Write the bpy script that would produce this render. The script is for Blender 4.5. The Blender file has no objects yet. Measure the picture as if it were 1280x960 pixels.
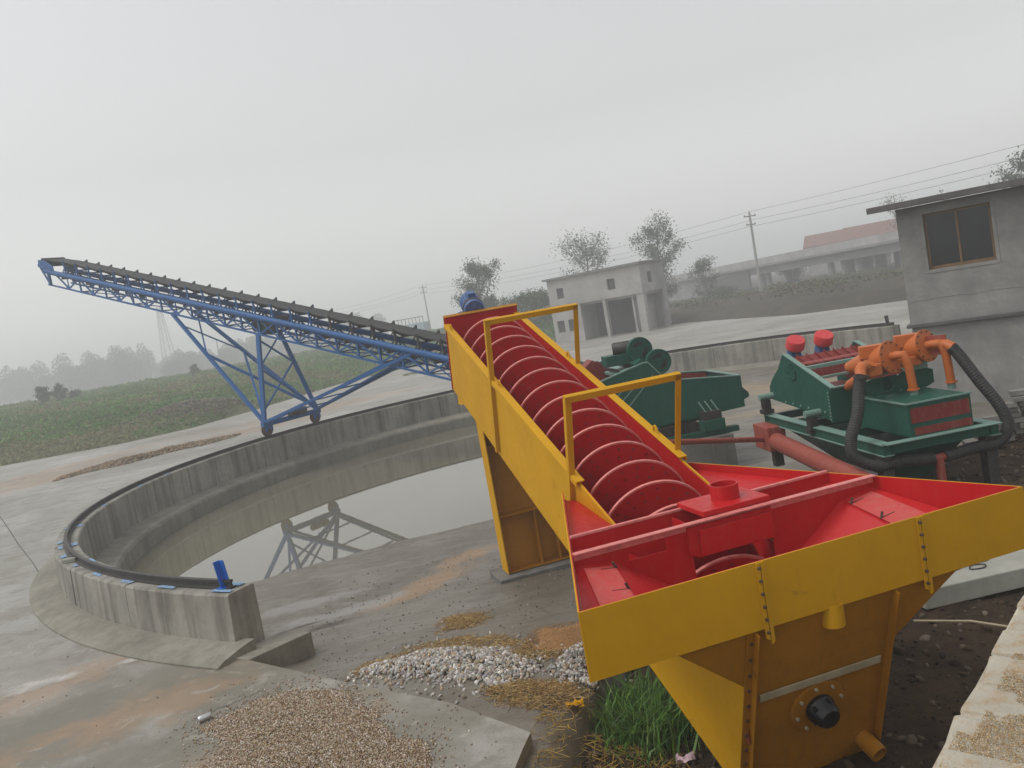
import bpy, math, random
import numpy as np
from mathutils import Matrix, Vector
R = math.radians
sc = bpy.context.scene
COL = sc.collection

# ------------------------------------------------------------------ camera
CAM_H = 3.25
PITCH, ROLL = .0866, .1752
def cam_axes():
    p, r = PITCH, ROLL
    fwd = Vector((0, math.cos(p), -math.sin(p)))
    u0 = Vector((0, math.sin(p), math.cos(p)))
    r0 = Vector((1, 0, 0))
    return r0*math.cos(r)-u0*math.sin(r), r0*math.sin(r)+u0*math.cos(r), fwd
_r, _u, _f = cam_axes()
cd = bpy.data.cameras.new('camera')
cam = bpy.data.objects.new('camera', cd)
COL.objects.link(cam)
cam.matrix_world = Matrix(((_r.x, _u.x, -_f.x, 0), (_r.y, _u.y, -_f.y, 0), (_r.z, _u.z, -_f.z, CAM_H), (0, 0, 0, 1)))
cd.sensor_width = 36
cd.lens = 1050/1280*36
cd.clip_end = 6000
cd.clip_start = .05
sc.camera = cam

# ------------------------------------------------------------------ world, sun, exposure
SUN_EL, SUN_AZ = 58, -104        # azimuth from +Y, negative = to the left
w = bpy.data.worlds.new('World')
sc.world = w
w.use_nodes = True
nt = w.node_tree
bg = nt.nodes['Background']
sky = nt.nodes.new('ShaderNodeTexSky')
sky.sky_type = 'NISHITA'
sky.sun_disc = False
sky.sun_elevation = R(SUN_EL)
sky.sun_rotation = R(SUN_AZ)
sky.air_density = 2.0
sky.dust_density = 1.0
hs = nt.nodes.new('ShaderNodeHueSaturation')          # overcast: the blue is greyed out
hs.inputs['Saturation'].default_value = .07
nt.links.new(sky.outputs[0], hs.inputs['Color'])
nt.links.new(hs.outputs[0], bg.inputs['Color'])
bg.inputs['Strength'].default_value = .14
sl = bpy.data.lights.new('sun', 'SUN')
sl.energy = 1.5
sl.angle = R(25)
sl.color = (1, .97, .93)
sun = bpy.data.objects.new('sun', sl)
COL.objects.link(sun)
_d = Vector((math.sin(R(SUN_AZ))*math.cos(R(SUN_EL)), math.cos(R(SUN_AZ))*math.cos(R(SUN_EL)), math.sin(R(SUN_EL))))
sun.rotation_euler = _d.to_track_quat('Z', 'Y').to_euler()
sc.view_settings.view_transform = 'Standard'
sc.view_settings.look = 'None'
sc.view_settings.exposure = .04
sc.view_settings.gamma = 1
sc.render.engine = 'CYCLES'
sc.cycles.max_bounces = 8
sc.cycles.volume_bounces = 4
HAZE = .0038

# ------------------------------------------------------------------ materials
def srgb(r, g, b):
    f = lambda c: ((c/255+.055)/1.055)**2.4 if c/255 > .04045 else c/255/12.92
    return (f(r), f(g), f(b), 1)
def node(nt, t, **kw):
    n = nt.nodes.new(t)
    for k, v in kw.items():
        if k.startswith('i_'):
            n.inputs[k[2:].replace('_', ' ')].default_value = v
        else:
            setattr(n, k, v)
    return n
def newmat(name):
    m = bpy.data.materials.new(name)
    m.use_nodes = True
    nt = m.node_tree
    return m, nt, nt.nodes['Principled BSDF']
def mixc(nt, fac, a, b, mode='MIX'):
    n = nt.nodes.new('ShaderNodeMix')
    n.data_type = 'RGBA'
    n.blend_type = mode
    for sock, v in ((n.inputs[0], fac), (n.inputs[6], a), (n.inputs[7], b)):
        if hasattr(v, 'links') or hasattr(v, 'is_linked'):
            nt.links.new(v, sock)
        else:
            sock.default_value = v
    return n.outputs[2]
def mapping(nt, scale=(1, 1, 1), obj=True, loc=(0, 0, 0)):
    tc = nt.nodes.new('ShaderNodeTexCoord')
    mp = nt.nodes.new('ShaderNodeMapping')
    mp.inputs['Scale'].default_value = scale
    mp.inputs['Location'].default_value = loc
    nt.links.new(tc.outputs['Object' if obj else 'Generated'], mp.inputs[0])
    return mp.outputs[0]
def noise(nt, vec, scale, detail=4, rough=.55, dist=0):
    n = nt.nodes.new('ShaderNodeTexNoise')
    n.inputs['Scale'].default_value = scale
    n.inputs['Detail'].default_value = detail
    n.inputs['Roughness'].default_value = rough
    n.inputs['Distortion'].default_value = dist
    nt.links.new(vec, n.inputs['Vector'])
    return n.outputs['Fac']
def ramp(nt, fac, a, b, va=0., vb=1.):
    n = nt.nodes.new('ShaderNodeMapRange')
    n.inputs['From Min'].default_value = a
    n.inputs['From Max'].default_value = b
    n.inputs['To Min'].default_value = va
    n.inputs['To Max'].default_value = vb
    nt.links.new(fac, n.inputs['Value'])
    return n.outputs[0]
def mth(nt, op, a, b=None):
    n = nt.nodes.new('ShaderNodeMath')
    n.operation = op
    for i, v in enumerate((a, b)):
        if v is None:
            continue
        if hasattr(v, 'is_linked'):
            nt.links.new(v, n.inputs[i])
        else:
            n.inputs[i].default_value = v
    return n.outputs[0]
def bump(nt, bsdf, h, strength=.3, dist=.02):
    b = nt.nodes.new('ShaderNodeBump')
    b.inputs['Strength'].default_value = strength
    b.inputs['Distance'].default_value = dist
    nt.links.new(h, b.inputs['Height'])
    nt.links.new(b.outputs[0], bsdf.inputs['Normal'])
def paint(name, col, rough=.5, dust=(.35, .31, .26, 1), dustamt=.35, rust=.0, wear=.25, spec=.35):
    m, nt, b = newmat(name)
    v = mapping(nt)
    n1 = noise(nt, v, 1.7, 5, .6)
    n2 = noise(nt, v, 14, 4, .6)
    n3 = noise(nt, mapping(nt, (9, 9, 1.1)), 2.2, 4, .6)
    dark = tuple(c*.62 for c in col[:3])+(1,)
    c = mixc(nt, ramp(nt, n1, .3, .75, 0, wear*2), col, dark)
    c = mixc(nt, ramp(nt, n3, .52, .8, 0, dustamt), c, dust)
    c = mixc(nt, ramp(nt, n2, .5, .8, 0, dustamt*.7), c, dust)
    ns = noise(nt, mapping(nt, (1, 1, 1), loc=(3, 8, 5)), 2.6, 12, .78, .3)
    c = mixc(nt, ramp(nt, ns, .615, .66, 0, .4), c, tuple(x*.3+.02 for x in col[:3])+(1,))
    if rust:
        c = mixc(nt, ramp(nt, noise(nt, v, 5.5, 7, .7), .62, .72, 0, rust), c, (.12, .045, .02, 1))
    nt.links.new(c, b.inputs['Base Color'])
    nt.links.new(ramp(nt, n2, .3, .7, rough-.08, rough+.15), b.inputs['Roughness'])
    b.inputs['Specular IOR Level'].default_value = spec
    bump(nt, b, n1, .12, .03)
    return m
def plain(name, col, rough=.7, metal=0, var=.25, scale=8, bmp=.15):
    m, nt, b = newmat(name)
    v = mapping(nt)
    n1 = noise(nt, v, scale, 5, .6)
    c = mixc(nt, ramp(nt, n1, .3, .7), tuple(x*(1-var) for x in col[:3])+(1,), tuple(min(1, x*(1+var)) for x in col[:3])+(1,))
    nt.links.new(c, b.inputs['Base Color'])
    b.inputs['Roughness'].default_value = rough
    b.inputs['Metallic'].default_value = metal
    if bmp:
        bump(nt, b, n1, bmp, .02)
    return m
def concrete(name, col, streak=.0, stain=(.10, .09, .07, 1), scale=1., rough=.85, stainamt=.5, bmp=.25):
    m, nt, b = newmat(name)
    v = mapping(nt)
    n1 = noise(nt, v, 1.1*scale, 6, .62)
    n2 = noise(nt, v, 9*scale, 6, .65)
    n4 = noise(nt, v, 60*scale, 3, .6)
    lo = tuple(x*.66 for x in col[:3])+(1,)
    hi = tuple(min(1, x*1.22) for x in col[:3])+(1,)
    c = mixc(nt, ramp(nt, n1, .3, .7), lo, hi)
    c = mixc(nt, ramp(nt, n2, .48, .78, 0, stainamt), c, stain)
    if streak:
        n3 = noise(nt, mapping(nt, (2.6, 2.6, .16)), 1.6, 4, .65)
        c = mixc(nt, ramp(nt, n3, .46, .68, 0, streak), c, stain)
        n5 = noise(nt, mapping(nt, (2.6, 2.6, .12), loc=(9, 4, 2)), 2.3, 3, .6)
        c = mixc(nt, ramp(nt, n5, .55, .72, 0, streak*.6), c, hi)
    c = mixc(nt, ramp(nt, n4, .3, .75, 0, .25), c, lo)
    nt.links.new(c, b.inputs['Base Color'])
    b.inputs['Roughness'].default_value = rough
    b.inputs['Specular IOR Level'].default_value = .3
    bump(nt, b, mth(nt, 'ADD', n2, mth(nt, 'MULTIPLY', n4, .35)), bmp, .02)
    return m
def patches(nt, c, spots, colour, amt, nscale=1.6):
    """irregular tinted areas on a ground sheet; spots = (x, y, rx, ry, deg) in metres"""
    tc = nt.nodes.new('ShaderNodeTexCoord')
    nz = nt.nodes.new('ShaderNodeTexNoise')
    nz.inputs['Scale'].default_value = nscale
    nz.inputs['Detail'].default_value = 6
    nz.inputs['Roughness'].default_value = .65
    nt.links.new(tc.outputs['Object'], nz.inputs['Vector'])
    for (x, y, rx, ry, dg) in spots:
        mp = nt.nodes.new('ShaderNodeMapping')
        mp.vector_type = 'TEXTURE'
        mp.inputs['Location'].default_value = (x, y, 0)
        mp.inputs['Rotation'].default_value = (0, 0, R(dg))
        mp.inputs['Scale'].default_value = (rx, ry, 1000)
        nt.links.new(tc.outputs['Object'], mp.inputs[0])
        ln = nt.nodes.new('ShaderNodeVectorMath')
        ln.operation = 'LENGTH'
        nt.links.new(mp.outputs[0], ln.inputs[0])
        d = mth(nt, 'ADD', ln.outputs['Value'], mth(nt, 'MULTIPLY', mth(nt, 'SUBTRACT', nz.outputs['Fac'], .5), 2.6))
        c = mixc(nt, ramp(nt, d, .55, 1.15, amt, 0), c, colour)
    return c
def vcol(name, rough=.8, trans=0, spec=.2):
    m, nt, b = newmat(name)
    a = nt.nodes.new('ShaderNodeVertexColor')
    a.layer_name = 'Col'
    nt.links.new(a.outputs[0], b.inputs['Base Color'])
    b.inputs['Roughness'].default_value = rough
    b.inputs['Specular IOR Level'].default_value = spec
    if trans:
        t = nt.nodes.new('ShaderNodeBsdfTranslucent')
        nt.links.new(a.outputs[0], t.inputs[0])
        mx = nt.nodes.new('ShaderNodeMixShader')
        mx.inputs[0].default_value = trans
        nt.links.new(b.outputs[0], mx.inputs[1])
        nt.links.new(t.outputs[0], mx.inputs[2])
        nt.links.new(mx.outputs[0], nt.nodes['Material Output'].inputs[0])
    return m

M = {}
M['yellow'] = paint('yellow_paint', (.60, .31, .006, 1), .55, dust=(.34, .20, .06, 1), dustamt=.16, wear=.2, spec=.12)
M['yellow_dark'] = paint('yellow_paint_shaded_grimy', (.42, .175, .004, 1), .55, dust=(.16, .09, .03, 1), dustamt=.35, rust=.5, wear=.25, spec=.2)  # deeper yellow: shade of undersides and lower body mixed into colour, besides rust and grime
M['red'] = paint('red_paint', (.50, .009, .013, 1), .36, dust=(.50, .12, .10, 1), dustamt=.14, wear=.2, spec=.28)
M['red_dull'] = paint('red_primer', (.30, .055, .035, 1), .6, dustamt=.3, wear=.2)
M['red_edge'] = plain('worn_red_edge', (.62, .19, .17, 1), .45, var=.2, scale=20)
M['red_pinkish'] = paint('pinkish_red_paint', (.55, .07, .065, 1), .5, dust=(.45, .22, .18, 1), dustamt=.5, rust=.5, wear=.15)  # paler, pinker red with brownish blotches and rust
M['green'] = paint('green_paint', (.010, .085, .060, 1), .45, dust=(.10, .13, .10, 1), dustamt=.25, wear=.25, spec=.25)
M['green_light'] = paint('green_paint_rim', (.17, .29, .25, 1), .5, dustamt=.3, wear=.2)
M['maroon'] = paint('maroon_paint', (.20, .022, .018, 1), .55, dustamt=.25, wear=.2)
M['orange'] = paint('orange_paint', (.50, .125, .022, 1), .45, dust=(.45, .28, .16, 1), dustamt=.25, wear=.2)
M['blue'] = paint('blue_paint', (.022, .105, .29, 1), .5, dust=(.11, .17, .28, 1), dustamt=.22, wear=.2, spec=.25)
M['blue_bright'] = paint('bright_blue_paint', (.01, .11, .48, 1), .5, dustamt=.1, wear=.1)
M['blue_mark'] = plain('blue_paint_mark', (.20, .31, .46, 1), .8, var=.5, scale=30)
M['motor_blue'] = paint('motor_blue', (.07, .13, .30, 1), .45, dust=(.3, .34, .42, 1), dustamt=.35)
M['redcap'] = paint('red_cap_paint', (.62, .05, .055, 1), .5, dustamt=.2)
M['rubber'] = plain('black_rubber', (.022, .022, .022, 1), .6, var=.3, scale=12)
M['belt'] = plain('conveyor_belt', (.030, .030, .030, 1), .75, var=.3, scale=6)
M['steel'] = plain('dark_steel', (.05, .045, .042, 1), .55, .3, .35, 15)
M['rust'] = plain('rusty_steel', (.085, .05, .035, 1), .75, .1, .4, 20)
M['grease'] = plain('black_grease', (.010, .010, .012, 1), .38, 0, .4, 30)
M['tape'] = plain('pale_bar', (.42, .36, .24, 1), .7, var=.15)
M['wallc'] = concrete('ring_concrete', (.30, .285, .25, 1), streak=.75, stain=(.075, .068, .052, 1), stainamt=.35)
M['ledgec'] = concrete('ledge_concrete', (.26, .245, .205, 1), streak=.3, stain=(.08, .075, .055, 1))
M['slabc'] = concrete('pale_cement', (.36, .355, .31, 1), stain=(.2, .18, .13, 1), stainamt=.35)
M['pierc'] = concrete('pier_concrete', (.19, .185, .17, 1), streak=.4, stain=(.06, .055, .05, 1))
M['render'] = concrete('grey_render', (.27, .265, .255, 1), stain=(.19, .185, .18, 1), stainamt=.5, scale=1.4, bmp=.2)
M['roofc'] = concrete('roof_slab', (.13, .125, .12, 1), stain=(.05, .05, .05, 1))
M['farwall'] = concrete('far_render', (.36, .35, .335, 1), stain=(.22, .21, .20, 1), scale=.5, bmp=.05)
M['fardark'] = plain('far_dark', (.06, .058, .055, 1), .8, var=.2, scale=.8)
M['bridge'] = concrete('bridge_concrete', (.22, .215, .20, 1), stain=(.12, .115, .11, 1), scale=.3, bmp=.05)
M['rooftile'] = plain('red_roof_tile', (.17, .075, .058, 1), .85, var=.2, scale=1)
M['pole'] = plain('pole_concrete', (.30, .29, .27, 1), .85, var=.15)
M['wire'] = plain('wire', (.06, .06, .06, 1), .6, var=.1)
M['frame_brown'] = plain('bronze_window_frame', (.17, .10, .045, 1), .5, var=.15)
M['bark'] = plain('bark', (.11, .09, .07, 1), .9, var=.3, scale=3)
M['brickw'] = concrete('whitewashed_brick', (.48, .44, .36, 1), stain=(.33, .20, .085, 1), stainamt=1.0, scale=1.6, bmp=.6)
M['brickg'] = concrete('grey_brick', (.26, .25, .23, 1), stain=(.12, .1, .08, 1), scale=4, bmp=.4)
M['leaf'] = vcol('leaf', .7, .25)
M['grass'] = vcol('grass_blade', .75, .25)
M['stone'] = vcol('stone', .75)
M['straw'] = vcol('straw', .85)
M['wrap'] = plain('pale_wrapper', (.58, .42, .46, 1), .5, var=.3)
M['paleblue'] = plain('pale_blue_sheet', (.30, .38, .45, 1), .7, var=.1, scale=.5)
def glassmat():
    m, nt, b = newmat('window_glass')
    b.inputs['Base Color'].default_value = (.018, .02, .022, 1)
    b.inputs['Roughness'].default_value = .08
    b.inputs['Specular IOR Level'].default_value = .55
    return m
M['glass'] = glassmat()
def yardmat():
    m, nt, b = newmat('yard_concrete')
    v = mapping(nt)
    n1 = noise(nt, v, .22, 7, .6, .6)
    n2 = noise(nt, mapping(nt, (.55, 1.6, 1)), 1.1, 7, .65, .5)
    n3 = noise(nt, v, 7, 5, .65)
    n4 = noise(nt, v, 70, 3, .6)
    c = mixc(nt, ramp(nt, n1, .34, .66), (.24, .225, .195, 1), (.40, .39, .365, 1))
    c = mixc(nt, ramp(nt, n2, .45, .75, 0, .65), c, (.19, .17, .135, 1))
    c = mixc(nt, ramp(nt, n3, .5, .85, 0, .5), c, (.17, .15, .12, 1))
    spots = [(-4.1, 8.1, 1.1, .55, 35), (-5.9, 9.0, 1.6, .45, 40), (-3.2, 6.2, 2.0, .5, 40), (-5.6, 7.2, 1.3, .4, 40),
             (-17, 33, 8, 1.6, 52), (-19, 36, 5, 1.0, 55), (-13, 36, 6, 1.2, 40), (-22, 30, 7, 1.0, 50), (-9.5, 43, 6, 1.6, 30)]
    c = patches(nt, c, [(-2.6, 6.2, 2.6, 1.5, 30), (-5.2, 7.6, 3.0, 1.3, 40), (-3.2, 8.2, 1.5, .8, 30)], (.165, .15, .115, 1), .75, 1.1)
    c = patches(nt, c, spots, (.35, .21, .11, 1), .48, 2.6)
    c = patches(nt, c, [(-5.9, 9.35, .5, .16, 20), (-4.95, 9.6, .2, .08, 20)], (.55, .54, .52, 1), .7, 2.6)  # pale patches: sky reflection of wet puddles put into the colour
    n5 = noise(nt, v, 1.7, 9, .72, .7)
    c = mixc(nt, ramp(nt, n5, .50, .62, 0, .5), c, (.15, .135, .105, 1))
    n6 = noise(nt, mapping(nt, (1, 1, 1), loc=(7, 3, 0)), 3.1, 8, .7, .5)
    c = mixc(nt, ramp(nt, n6, .56, .66, 0, .45), c, (.43, .42, .39, 1))
    c = patches(nt, c, [(-5.4, 8.1, 1.3, .5, 30), (-4.4, 6.6, 1.6, .4, 40)], (.16, .15, .12, 1), .7, 2.3)
    c = mixc(nt, ramp(nt, n4, .40, .72, 0, .4), c, (.12, .108, .085, 1))
    n7 = noise(nt, mapping(nt, (1, 1, 1), loc=(2, 9, 0)), 22, 6, .75)
    c = mixc(nt, ramp(nt, n7, .55, .68, 0, .35), c, (.14, .125, .10, 1))
    nt.links.new(c, b.inputs['Base Color'])
    nt.links.new(ramp(nt, n1, .3, .7, .75, .5), b.inputs['Roughness'])
    bump(nt, b, mth(nt, 'ADD', n3, mth(nt, 'MULTIPLY', n4, .4)), .22, .02)
    return m
M['yard'] = yardmat()
def floormat():
    m, nt, b = newmat('wet_cement')
    v = mapping(nt)
    n1 = noise(nt, v, .5, 7, .62, .8)
    n2 = noise(nt, mapping(nt, (.7, 2.2, 1)), 1.5, 7, .65, .6)
    n3 = noise(nt, v, 9, 6, .68)
    n4 = noise(nt, v, 80, 3, .6)
    c = mixc(nt, ramp(nt, n1, .34, .66), (.125, .108, .082, 1), (.225, .205, .172, 1))
    c = mixc(nt, ramp(nt, n2, .5, .72, 0, .35), c, (.29, .28, .255, 1))
    n5 = noise(nt, v, 2.4, 9, .72, .8)
    c = mixc(nt, ramp(nt, n5, .50, .63, 0, .55), c, (.10, .085, .06, 1))
    c = mixc(nt, ramp(nt, n3, .52, .8, 0, .55), c, (.09, .08, .06, 1))
    c = patches(nt, c, [(-1.75, 12.2, 1.15, .35, 52), (-1.2, 13.4, .8, .3, 40)], (.36, .21, .10, 1), .65, 2.6)
    c = patches(nt, c, [(-2.9, 11.6, 1.0, .3, 20), (-3.6, 12.3, .8, .25, 15)], (.34, .33, .32, 1), .6, 2.4)
    c = patches(nt, c, [(-3.0, 10.95, .34, .14, 20), (-3.35, 11.25, .28, .07, 20)], (.055, .045, .03, 1), .95, 3.0)
    c = patches(nt, c, [(7.5, 25, 4, 1.5, -40), (8, 21, 3, .8, 0)], (.30, .22, .13, 1), .8, .9)
    c = mixc(nt, ramp(nt, n4, .40, .70, 0, .5), c, (.065, .056, .042, 1))
    n7 = noise(nt, mapping(nt, (1, 1, 1), loc=(2, 9, 0)), 26, 6, .75)
    c = mixc(nt, ramp(nt, n7, .56, .68, 0, .4), c, (.34, .31, .27, 1))
    nt.links.new(c, b.inputs['Base Color'])
    nt.links.new(ramp(nt, n2, .35, .7, .62, .38), b.inputs['Roughness'])
    bump(nt, b, mth(nt, 'ADD', n3, mth(nt, 'MULTIPLY', n4, .3)), .25, .02)
    return m
M['floor'] = floormat()
def soilmat(name, a, bcol, cc, sc_=1.):
    m, nt, b = newmat(name)
    v = mapping(nt)
    n1 = noise(nt, v, 1.2*sc_, 8, .7, .4)
    n2 = noise(nt, v, 11*sc_, 7, .7)
    n3 = noise(nt, v, 45*sc_, 4, .7)
    c = mixc(nt, ramp(nt, n1, .35, .65), a, bcol)
    c = mixc(nt, ramp(nt, n2, .5, .75, 0, .7), c, cc)
    c = mixc(nt, ramp(nt, n3, .6, .72, 0, .5), c, tuple(min(1, x*1.8) for x in bcol[:3])+(1,))
    nt.links.new(c, b.inputs['Base Color'])
    b.inputs['Roughness'].default_value = .95
    b.inputs['Specular IOR Level'].default_value = .15
    bump(nt, b, mth(nt, 'ADD', n2, mth(nt, 'MULTIPLY', n3, .5)), .8, .05)
    return m
M['soil'] = soilmat('dark_soil', (.03, .021, .015, 1), (.085, .056, .034, 1), (.02, .014, .010, 1))
M['field'] = soilmat('field_soil', (.075, .10, .035, 1), (.14, .125, .075, 1), (.06, .085, .03, 1), .25)
M['bank'] = soilmat('earth_bank', (.055, .048, .038, 1), (.095, .082, .064, 1), (.035, .03, .025, 1), .4)
M['gnd'] = soilmat('far_ground', (.08, .10, .045, 1), (.13, .12, .08, 1), (.06, .08, .03, 1), .1)
def watermat():
    m, nt, b = newmat('muddy_water')
    v = mapping(nt)
    n1 = noise(nt, v, .35, 4, .5)
    c = mixc(nt, n1, (.13, .12, .085, 1), (.20, .185, .14, 1))
    nt.links.new(c, b.inputs['Base Color'])
    b.inputs['Roughness'].default_value = .018
    b.inputs['IOR'].default_value = 1.8
    n2 = noise(nt, mapping(nt, (1, 2.2, 1)), 1.8, 3, .5)
    bump(nt, b, n2, .006, .03)
    return m
M['water'] = watermat()

# ------------------------------------------------------------------ mesh helpers
class MB:
    def __init__(s):
        s.v = []; s.f = []
    def add(s, vs, fs):
        o = len(s.v)
        s.v += [tuple(v) for v in vs]
        s.f += [tuple(i+o for i in f) for f in fs]
        return s
    def box(s, c, d, m=None):
        x, y, z = d[0]/2, d[1]/2, d[2]/2
        vs = [Vector((a*x, b*y, e*z)) for a in (-1, 1) for b in (-1, 1) for e in (-1, 1)]
        if m is not None:
            vs = [m @ v for v in vs]
        vs = [v+Vector(c) for v in vs]
        return s.add(vs, [(0, 1, 3, 2), (4, 6, 7, 5), (0, 4, 5, 1), (2, 3, 7, 6), (0, 2, 6, 4), (1, 5, 7, 3)])
    def prism(s, poly, ext):
        n = len(poly)
        e = Vector(ext)
        a = [Vector(p) for p in poly]
        nrm = Vector((0, 0, 0))
        for i in range(n):
            nrm += a[i].cross(a[(i+1) % n])
        if nrm.dot(e) > 0:
            a.reverse()
        b = [p+e for p in a]
        fs = [tuple(range(n)), tuple(range(2*n-1, n-1, -1))]
        fs += [(i, i+n, (i+1) % n+n, (i+1) % n) for i in range(n)]
        return s.add(a+b, fs)
    def tube(s, p0, p1, r0, r1=None, n=10, cap=True):
        return s.path([p0, p1], [r0, r0 if r1 is None else r1], n, cap)
    def path(s, pts, r, n=10, cap=True):
        pts = [Vector(p) for p in pts]
        if not hasattr(r, '__len__'):
            r = [r]*len(pts)
        t = (pts[1]-pts[0]).normalized()
        u = t.orthogonal().normalized()
        vs, fs = [], []
        for i, p in enumerate(pts):
            if i == 0:
                d = pts[1]-pts[0]
            elif i == len(pts)-1:
                d = pts[-1]-pts[-2]
            else:
                d = (pts[i+1]-p).normalized()+(p-pts[i-1]).normalized()
            d.normalize()
            u = (u-d*u.dot(d)).normalized()
            q = d.cross(u)
            for k in range(n):
                a = 2*math.pi*k/n
                vs.append(p+(u*math.cos(a)+q*math.sin(a))*r[i])
        for i in range(len(pts)-1):
            for k in range(n):
                fs.append((i*n+k, i*n+(k+1) % n, (i+1)*n+(k+1) % n, (i+1)*n+k))
        if cap:
            fs.append(tuple(reversed(range(n))))
            fs.append(tuple((len(pts)-1)*n+k for k in range(n)))
        return s.add(vs, fs)
    def bar(s, p0, p1, w_, h_=None, up=(0, 0, 1)):
        p0, p1 = Vector(p0), Vector(p1)
        h_ = h_ or w_
        d = (p1-p0).normalized()
        u = Vector(up)
        if abs(d.dot(u)) > .98:
            u = Vector((0, 1, 0))
        x = d.cross(u).normalized()
        y = x.cross(d).normalized()
        vs = [p+x*(a*w_/2)+y*(b*h_/2) for p in (p0, p1) for a, b in ((-1, -1), (1, -1), (1, 1), (-1, 1))]
        return s.add(vs, [(0, 1, 2, 3), (4, 7, 6, 5), (0, 4, 5, 1), (1, 5, 6, 2), (2, 6, 7, 3), (3, 7, 4, 0)])
    def angle(s, p0, p1, w_, t, a, b):
        """L-section bar; a, b = directions of the two legs"""
        p0, p1, a, b = Vector(p0), Vector(p1), Vector(a).normalized(), Vector(b).normalized()
        sec = [Vector((0, 0, 0)), a*w_, a*w_+b*t, a*t+b*t, a*t+b*w_, b*w_]
        return s.prism([p0+q for q in sec], p1-p0)
    def lathe(s, prof, o, axis, n=24):
        o, d = Vector(o), Vector(axis).normalized()
        u = d.orthogonal().normalized()
        q = d.cross(u)
        vs, fs = [], []
        for (r_, h_) in prof:
            for k in range(n):
                a = 2*math.pi*k/n
                vs.append(o+d*h_+(u*math.cos(a)+q*math.sin(a))*r_)
        m_ = len(prof)
        for i in range(m_-1):
            for k in range(n):
                fs.append((i*n+k, i*n+(k+1) % n, (i+1)*n+(k+1) % n, (i+1)*n+k))
        if prof[0][0] > 1e-5:
            fs.append(tuple(reversed(range(n))))
        if prof[-1][0] > 1e-5:
            fs.append(tuple((m_-1)*n+k for k in range(n)))
        return s.add(vs, fs)
    def plate(s, quad, t):
        """thin plate through polygon, thickness t along its normal"""
        a = [Vector(p) for p in quad]
        nrm = Vector((0, 0, 0))
        for i in range(len(a)):
            nrm += a[i].cross(a[(i+1) % len(a)])
        nrm.normalize()
        return s.prism([p-nrm*(t/2) for p in a], nrm*t)
    def build(s, name, mat, parent=None, smooth=None, bevel=0):
        me = bpy.data.meshes.new(name)
        me.from_pydata(s.v, [], s.f)
        me.materials.append(M[mat] if isinstance(mat, str) else mat)
        me.update()
        o = bpy.data.objects.new(name, me)
        COL.objects.link(o)
        if parent:
            o.parent = parent
        if smooth:
            me.polygons.foreach_set('use_smooth', [True]*len(me.polygons))
            try:
                me.set_sharp_from_angle(angle=R(smooth))
            except Exception:
                pass
        if bevel:
            md = o.modifiers.new('bevel', 'BEVEL')
            md.width = bevel
            md.segments = 2
            md.limit_method = 'ANGLE'
        return o
def tag(o, label=None, cat=None, group=None, kind=None):
    if label: o['label'] = label
    if cat: o['category'] = cat
    if group: o['group'] = group
    if kind: o['kind'] = kind
    return o
def empty(name, loc=(0, 0, 0), rz=0, label=None, cat=None, group=None):
    o = bpy.data.objects.new(name, None)
    COL.objects.link(o)
    o.location = loc
    o.rotation_euler = (0, 0, rz)
    o.empty_display_size = .3
    return tag(o, label, cat, group)
def npmesh(name, V, F, mat, parent=None, colors=None, smooth=False):
    """V (n,3), F (m,k) numpy -> object, optional per-vertex colours"""
    me = bpy.data.meshes.new(name)
    V = np.asarray(V, np.float32); F = np.asarray(F, np.int32)
    k = F.shape[1]
    me.vertices.add(len(V)); me.vertices.foreach_set('co', V.ravel())
    me.loops.add(F.size); me.loops.foreach_set('vertex_index', F.ravel())
    me.polygons.add(len(F)); me.polygons.foreach_set('loop_start', np.arange(0, F.size, k, dtype=np.int32))
    try:
        me.polygons.foreach_set('loop_total', np.full(len(F), k, np.int32))
    except Exception:
        pass
    me.update(calc_edges=True)
    me.validate()
    if colors is not None:
        a = me.color_attributes.new('Col', 'FLOAT_COLOR', 'POINT')
        C4 = np.ones((len(V), 4), np.float32); C4[:, :3] = colors
        a.data.foreach_set('color', C4.ravel())
    if smooth:
        me.polygons.foreach_set('use_smooth', [True]*len(me.polygons))
    me.materials.append(M[mat] if isinstance(mat, str) else mat)
    o = bpy.data.objects.new(name, me)
    COL.objects.link(o)
    if parent: o.parent = parent
    return o
RNG = np.random.default_rng(7)
def vnoise(x, y, seed=0):
    """cheap smooth value noise"""
    x = np.asarray(x, float); y = np.asarray(y, float)
    xi, yi = np.floor(x).astype(int), np.floor(y).astype(int)
    fx, fy = x-xi, y-yi
    fx, fy = fx*fx*(3-2*fx), fy*fy*(3-2*fy)
    def h(i, j):
        n = (i*374761393+j*668265263+seed*974711) & 0x7fffffff
        n = ((n ^ (n >> 13))*1274126177) & 0x7fffffff
        return ((n ^ (n >> 16)) & 0xffff)/65535.
    return (h(xi, yi)*(1-fx)+h(xi+1, yi)*fx)*(1-fy)+(h(xi, yi+1)*(1-fx)+h(xi+1, yi+1)*fx)*fy
def fbm(x, y, seed=0, oct=4):
    s, a, t = 0, .5, 0
    for k in range(oct):
        s = s+a*vnoise(np.asarray(x)*2**k, np.asarray(y)*2**k, seed+k); t += a; a *= .5
    return s/t-.5
def px(x, y, Y):
    """a point Y metres ahead of the camera position along the sight line of a place in the photograph"""
    d = _r*(x-640)+_u*(480-y)+_f*1050
    d = d*(Y/d.y)
    return Vector((d.x, d.y, d.z+CAM_H))

# ------------------------------------------------------------------ the setting
RC = Vector((2.62, 19.775, 0))
RR = 11.975
A0, A1 = R(35.2), R(239.4)
def ringpt(a, r_, z=0):
    return Vector((RC.x+r_*math.cos(a), RC.y+r_*math.sin(a), z))
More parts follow.
